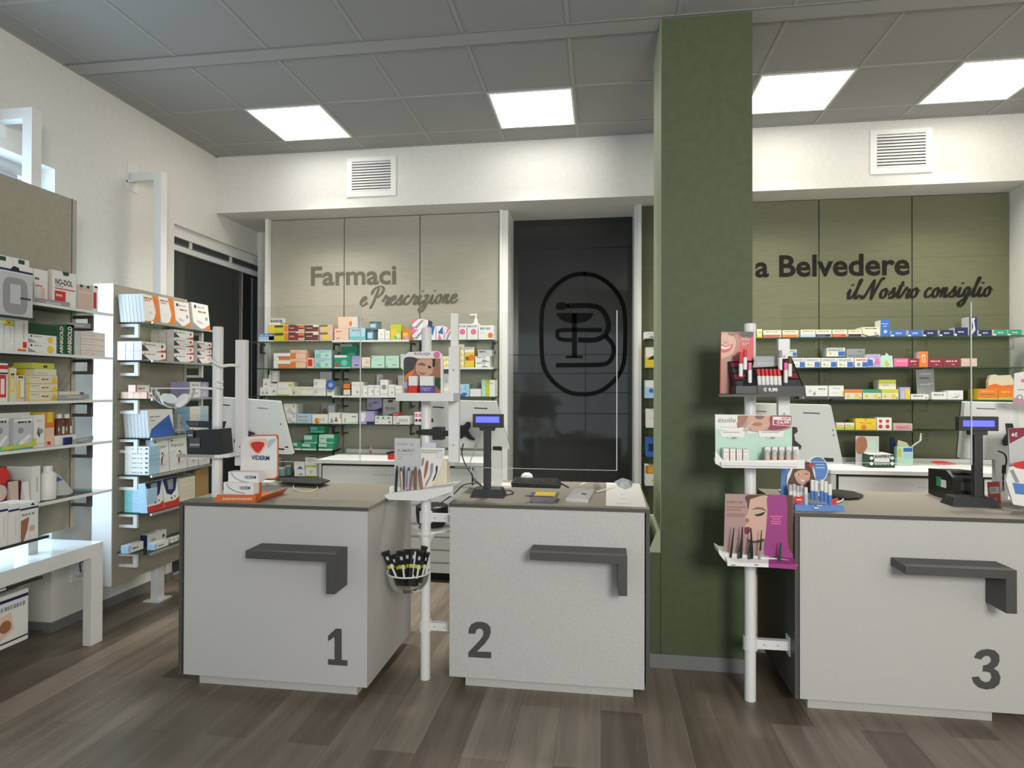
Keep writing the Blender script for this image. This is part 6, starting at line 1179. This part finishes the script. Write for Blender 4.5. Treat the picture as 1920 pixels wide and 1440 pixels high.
# picture-edge bay
rU = Row('x', -2.66, ZU, 'at the left picture edge', .2)
t = thing('brace_box', (-2.73, 2.5, ZU), 'large white box with grey knee-brace picture at the left picture edge', 'box'); a, c = rU.p(-40, 560), rU.p(61, 560); z1 = rU.p(61, 503).z; z1b = rU.p(-40, 503).z
q = MB(); q.box(-2.79, a.y, ZU + .001, -2.66, c.y, z1, 'W'); q.build('body', t)
q = MB(); w = c.y - a.y; hh = z1 - ZU; Pq = lambda s, f, k=0: (-2.66 + .0006 + k * .0003, a.y + w * s, ZU + hh * f)
for s0, f0, s1, f1, m, k in ((.0, .0, 1, .84, 'S', 0), (0, .86, 1, .9, 'N', 1), (.42, .05, .9, .75, 'G', 1), (.56, .25, .76, .62, 'S', 2), (.75, .35, .96, .39, 'D', 3)):
    if m == 'G': q.face([Pq(s0 + (s1 - s0) * (.5 + .5 * math.copysign(abs(math.cos(i * math.pi / 10)) ** .5, math.cos(i * math.pi / 10))), f0 + (f1 - f0) * (.5 + .5 * math.copysign(abs(math.sin(i * math.pi / 10)) ** .5, math.sin(i * math.pi / 10))), k) for i in range(20)], m)
    else: q.face([Pq(s0, f0, k), Pq(s1, f0, k), Pq(s1, f1, k), Pq(s0, f1, k)], m)
q.face([Pq(.56, .9, 2), Pq(.74, .87, 2), Pq(.72, .95, 2), Pq(.62, .97, 2)], 'K'); q.build('print', t)
for k, (u0, u1, v0) in enumerate(((-20, 24, 478), (25, 55, 486))): rU.box(u0, u1, v0, 'W|r .3 .88 .7 .98 X', ('left', 'right') [k] + ' white hang-tab carton behind the knee-brace box', off=.20, d=.05, zb=AZ[0] + .001, whole=True)
rL = Row('x', -2.66, ZL_, 'at the lower left picture edge', .15)
for k, (u0, u1, v0) in enumerate(((-6, 15, 945), (15.5, 37, 945), (37.5, 72, 942))): rL.box(u0, u1, v0, 'W|r 0 .82 1 .87 N;' + ('p .05 .0 .05 .55 .5 .62 .4 .3 .2 0 F;c .65 .3 .09 Z;t .1 .66 .8 .72 G;p .55 .92 .7 .98 .8 .9 K' if k == 2 else 'r .6 .2 .72 .7 J;r .95 0 1 .8 J'), ('first', 'second', 'front')[k] + ' white carton with dark blue band' + (' and brown picture' if k == 2 else ''), d=.14)
rM = Row('x', -2.99, .19, '', .2); rM.box(-60, 53, 1122, 'W|r 0 .86 1 .92 N;t .1 .7 .95 .78 G;p .3 .2 .45 .6 .7 .65 .75 .3 .5 .15 H;c .6 .4 .12 F;r 0 .08 1 .11 K', 'large white carton with dark blue band on the low shelf under the table', whole=True)
rN = Row('x', -2.99, .485, '', .15)
rN.box(-50, 12, 1080, 'W|r 0 .1 1 .14 N;r .6 .8 1 1 K', 'white carton on the upper low shelf under the table', whole=True)

# far left display panel
XG = -2.85
B_ = [Row('x', XG, z, ph, .15) for z, ph in zip(BZ, ('on the top far-panel shelf', 'on the second far-panel shelf', 'on the third far-panel shelf', 'on the fourth far-panel shelf', 'on the fifth far-panel shelf', 'on the sixth far-panel shelf', 'on the lowest far-panel shelf'))]
TH = ['first', 'second', 'third', 'fourth', 'fifth', 'sixth', 'seventh', 'eighth']
def leaners(rw, u0, u1, v0, n, th, lean, spec, desc, first_off=0, gap=0.004):
    """Flat packs standing one behind the other toward the panel, tilted back."""
    for k in range(n):
        lab = desc if n == 1 else ('front ' if k == 0 else '%s behind of the ' % TH[k - 1].replace('first', 'one') if False else ('rearmost ' if k == n - 1 else TH[k] + ' from front ')) + desc
        rw.box(u0, u1, v0, spec, lab, off=first_off + k * (th + gap), lat=first_off, d=th, lean=-lean, group=None if n == 1 else desc + ' ' + rw.phrase, name='plaster_pack', cat='pack')
r = B_[0]
OW = 'WS|p .62 1 1 1 1 0 .2 0 .6 .12 .78 .4 O;r 0 .0 .55 .04 O;t .08 .84 .6 .9 F;t .1 .77 .55 .8 R;p .3 .35 .45 .42 .5 .3 S'
OW2 = 'WJ|p .0 .25 .5 0 0 0 G;p .45 0 1 .25 1 0 O;c .2 .86 .07 D;t .32 .84 .8 .88 G;t .35 .66 .85 .72 F;c .82 .45 .07 G;p .2 .3 .5 .22 .6 .28 .3 .36 S'
leaners(r, 272, 301, 553, 7, .021, .12, OW, 'orange plaster pack, nearest group,'); leaners(r, 303, 330, 558, 2, .024, .12, OW.replace('S', 'J'), 'orange plaster pack, second group,'); leaners(r, 331, 358, 566, 2, .024, .12, OW2, 'orange-cornered pack, third group,'); leaners(r, 364, 395, 569, 4, .024, .12, OW2, 'orange-cornered pack, farthest group,')
r = B_[1]
PG = 'WJ|p 0 .75 .3 .1 .0 0 D;p .55 0 1 .3 1 0 R;c .12 .7 .14 G;t .2 .66 .55 .76 F;c .84 .62 .17 M'
def deep(rw, u0, u1, tops, ncol, dd, spec, desc, off0=0):
    for c_ in range(ncol):
        z = rw.z
        for i, v in enumerate(tops):
            zt = rw.p((u0 + u1) / 2, v).z
            rw.box(u0, u1, v, spec, ('%s layer %s ' % (('bottom', 'second', 'third', 'top')[i] if len(tops) > 2 else ('lower', 'upper')[i], ('front', 'middle', 'rear')[c_] if ncol > 1 else 'only')) + desc, off=off0 + c_ * (dd + .003), lat=off0, d=dd, zb=z, group=desc + ' ' + rw.phrase); z = zt + .0008
deep(r, 266, 311, (660, 642), 3, .055, PG, 'bandage box of the nearest stack'); deep(r, 326, 363, (664, 650, 635, 620), 3, .055, PG, 'bandage box of the middle stack'); deep(r, 370, 397, (667, 655, 641), 1, .06, PG, 'bandage box of the farthest stack')
r = B_[2]
PW = 'WH|t .2 .35 .7 .6 F;r 0 0 1 .1 H;r .0 .0 .12 1 P'
for k in range(4):
    r.box(275, 300, 735, PW, ('front', 'second', 'third', 'rearmost')[k] + ' small white and pink box, lower layer', off=k * .046, lat=0, d=.044, group='small white and pink boxes')
r.box(270, 296, 722, PW, 'small white and pink box lying above the front row', off=.06, lat=.0, d=.05, zb=r.p(287, 735).z + .001); r.stack(356, 391, (731, 716), 'WV|r .55 0 1 1 V;t .1 .5 .45 .65 G;p .6 .3 .8 .9 .95 .2 S', 'white and violet box')
r = B_[3]
BW = 'WS|p 0 0 .1 .3 .85 .8 1 .2 1 0 SB;t .08 .72 .5 .78 G;t .1 .6 .3 .64 G'.replace('SB', 'B')
leaners(r, 280, 327, 768, 7, .021, .09, BW, 'white pack with blue diagonal'); r.stack(356, 391, (794, 784, 774, 762), 'WA|r .55 .0 1 .9 A;t .1 .4 .5 .6 C', 'white and pale blue flat box', d=.12); r.box(333, 352, 776, 'S|t .2 .5 .6 .6 G', 'grey carton between the white packs and the pale blue stack', off=.06, d=.05)
strip(r, 328, 346, (804, 803), (810, 808), 'grey price strip below the blue diagonal packs', off=-.04)
r = B_[4]
FLT = 'WA|r .0 .1 .3 .85 J;t .3 .3 .75 .6 G;p .82 .5 .9 .75 .98 .5 .9 .25 D'
z = r.z
for k in range(6):
    v = 882 - k * 8.8; hh_ = r.p(275, v, 0).z
    put_pack('plaster_pack', .17, .10, hh_ - z, FLT, (-2.93, 3.575, z), (0, 0, 0), ('top' if k == 5 else NTH[k]) + ' flat white and blue pack ' + r.phrase, 'pack', 'flat white and blue packs'); z = hh_ + .0008
RUN = 'WA|T .12 .72 .85 .82 G Flector;p .45 .12 .5 .42 .62 .5 .75 .55 .62 .44 .56 .28 .6 .1 .52 .28 M;c .58 .56 .035 K;c .15 .92 .035 D;t .2 .9 .5 .93 S;t .1 .55 .4 .6 J;t .6 .2 .9 .24 J'
for k, (u0, u1, v0) in enumerate(((289, 318, 823), (319, 352, 820), (353, 372, 826), (373, 394, 826))): r.box(u0, u1, v0, RUN.replace('Flector', 'Flector'), ('first', 'second', 'third', 'fourth')[k] + ' white pack with red runner', d=.05, lean=-.05, name='plaster_pack', cat='pack')
r = B_[5]
z = r.z
for k in range(6):
    v = 955 - k * 7.2; hh_ = r.p(270, v, 0).z
    put_pack('plaster_pack', .16, .09, hh_ - z, 'A|r 0 0 .35 .9 T;t .82 .3 .96 .6 G;r .35 .1 .8 .9 A', (-2.935, 3.575, z), (0, 0, 0), ('top' if k == 5 else NTH[k]) + ' flat light blue pack ' + r.phrase, 'pack', 'flat light blue packs'); z = hh_ + .0008
REDW = 'WA|r 0 0 1 .2 R;p 0 .15 .5 .1 1 .3 1 .15 R;p 0 1 .2 .5 .5 .4 .8 .55 1 1 N;p .3 .95 .35 .6 .65 .6 .7 .95 G;p .45 .3 .5 .36 .55 .28 .5 .24 K;p .68 .32 .72 .38 .78 .3 K'
for k, (u0, u1, v0) in enumerate(((277, 308, 903), (309, 337, 896))): r.box(u0, u1, v0, REDW, ('near', 'far')[k] + ' white pack with navy arch and red base', d=.05, lean=-.1, name='plaster_pack', cat='pack')
r.stack(338, 366, (937, 929, 921, 912, 904, 895), 'CW|t .55 .3 .9 .6 J;r 0 0 1 .08 J', 'cream flat box behind counter 1', d=.1); q = MB(); q.prism([r.p(u, v, .01) for u, v in ((367, 950), (367, 884), (380, 876), (391, 872), (391, 950))], (-.02, 0, 0), CARD); q.build('cardboard_sheet', None, None, 'brown cardboard sheet beside the cream flat boxes', 'cardboard')
r = B_[6]
SM = 'WA|t .3 .35 .7 .55 D;r .02 .1 .2 .9 A'; NV = 'WN|t .3 .35 .7 .55 G'
for k, (u0, u1, v0, v1, off, sp, nm) in enumerate(((240, 269, 1019, None, .10, SM, 'single white box at the near end'), (289, 316, 1016, None, .0, SM, 'white and blue box in the lower front row'), (276, 300, 1000, None, .11, NV, 'white box with navy end in the rear row'), (320, 333, 1008, None, .02, 'WJ|c .5 .6 .15 D;r 0 .7 1 .8 S', 'small white carton with dark dot, front'), (301, 312, 993, None, .10, 'WJ|c .5 .5 .15 D', 'small white carton with dark dot, rear'), (334, 352, 1003, None, .02, SM, 'white box at the far end'))): r.box(u0, u1, v0, sp, nm, off=off, d=.05 if k < 3 else .04)
# things on the floor by the far panel
q = MB(); q.box(-3.19, 4.45, 0, -3.06, 4.49, .40, CARD); q.build('cardboard_box', None, None, 'brown cardboard leaning behind counter 1 below the far panel', 'cardboard')
q = MB(); q.box(-3.33, 4.30, .22, -3.28, 4.42, .42, 'W'); q.build('wall_box', None, None, 'small white box on the wall behind the panel foot', 'wall box')
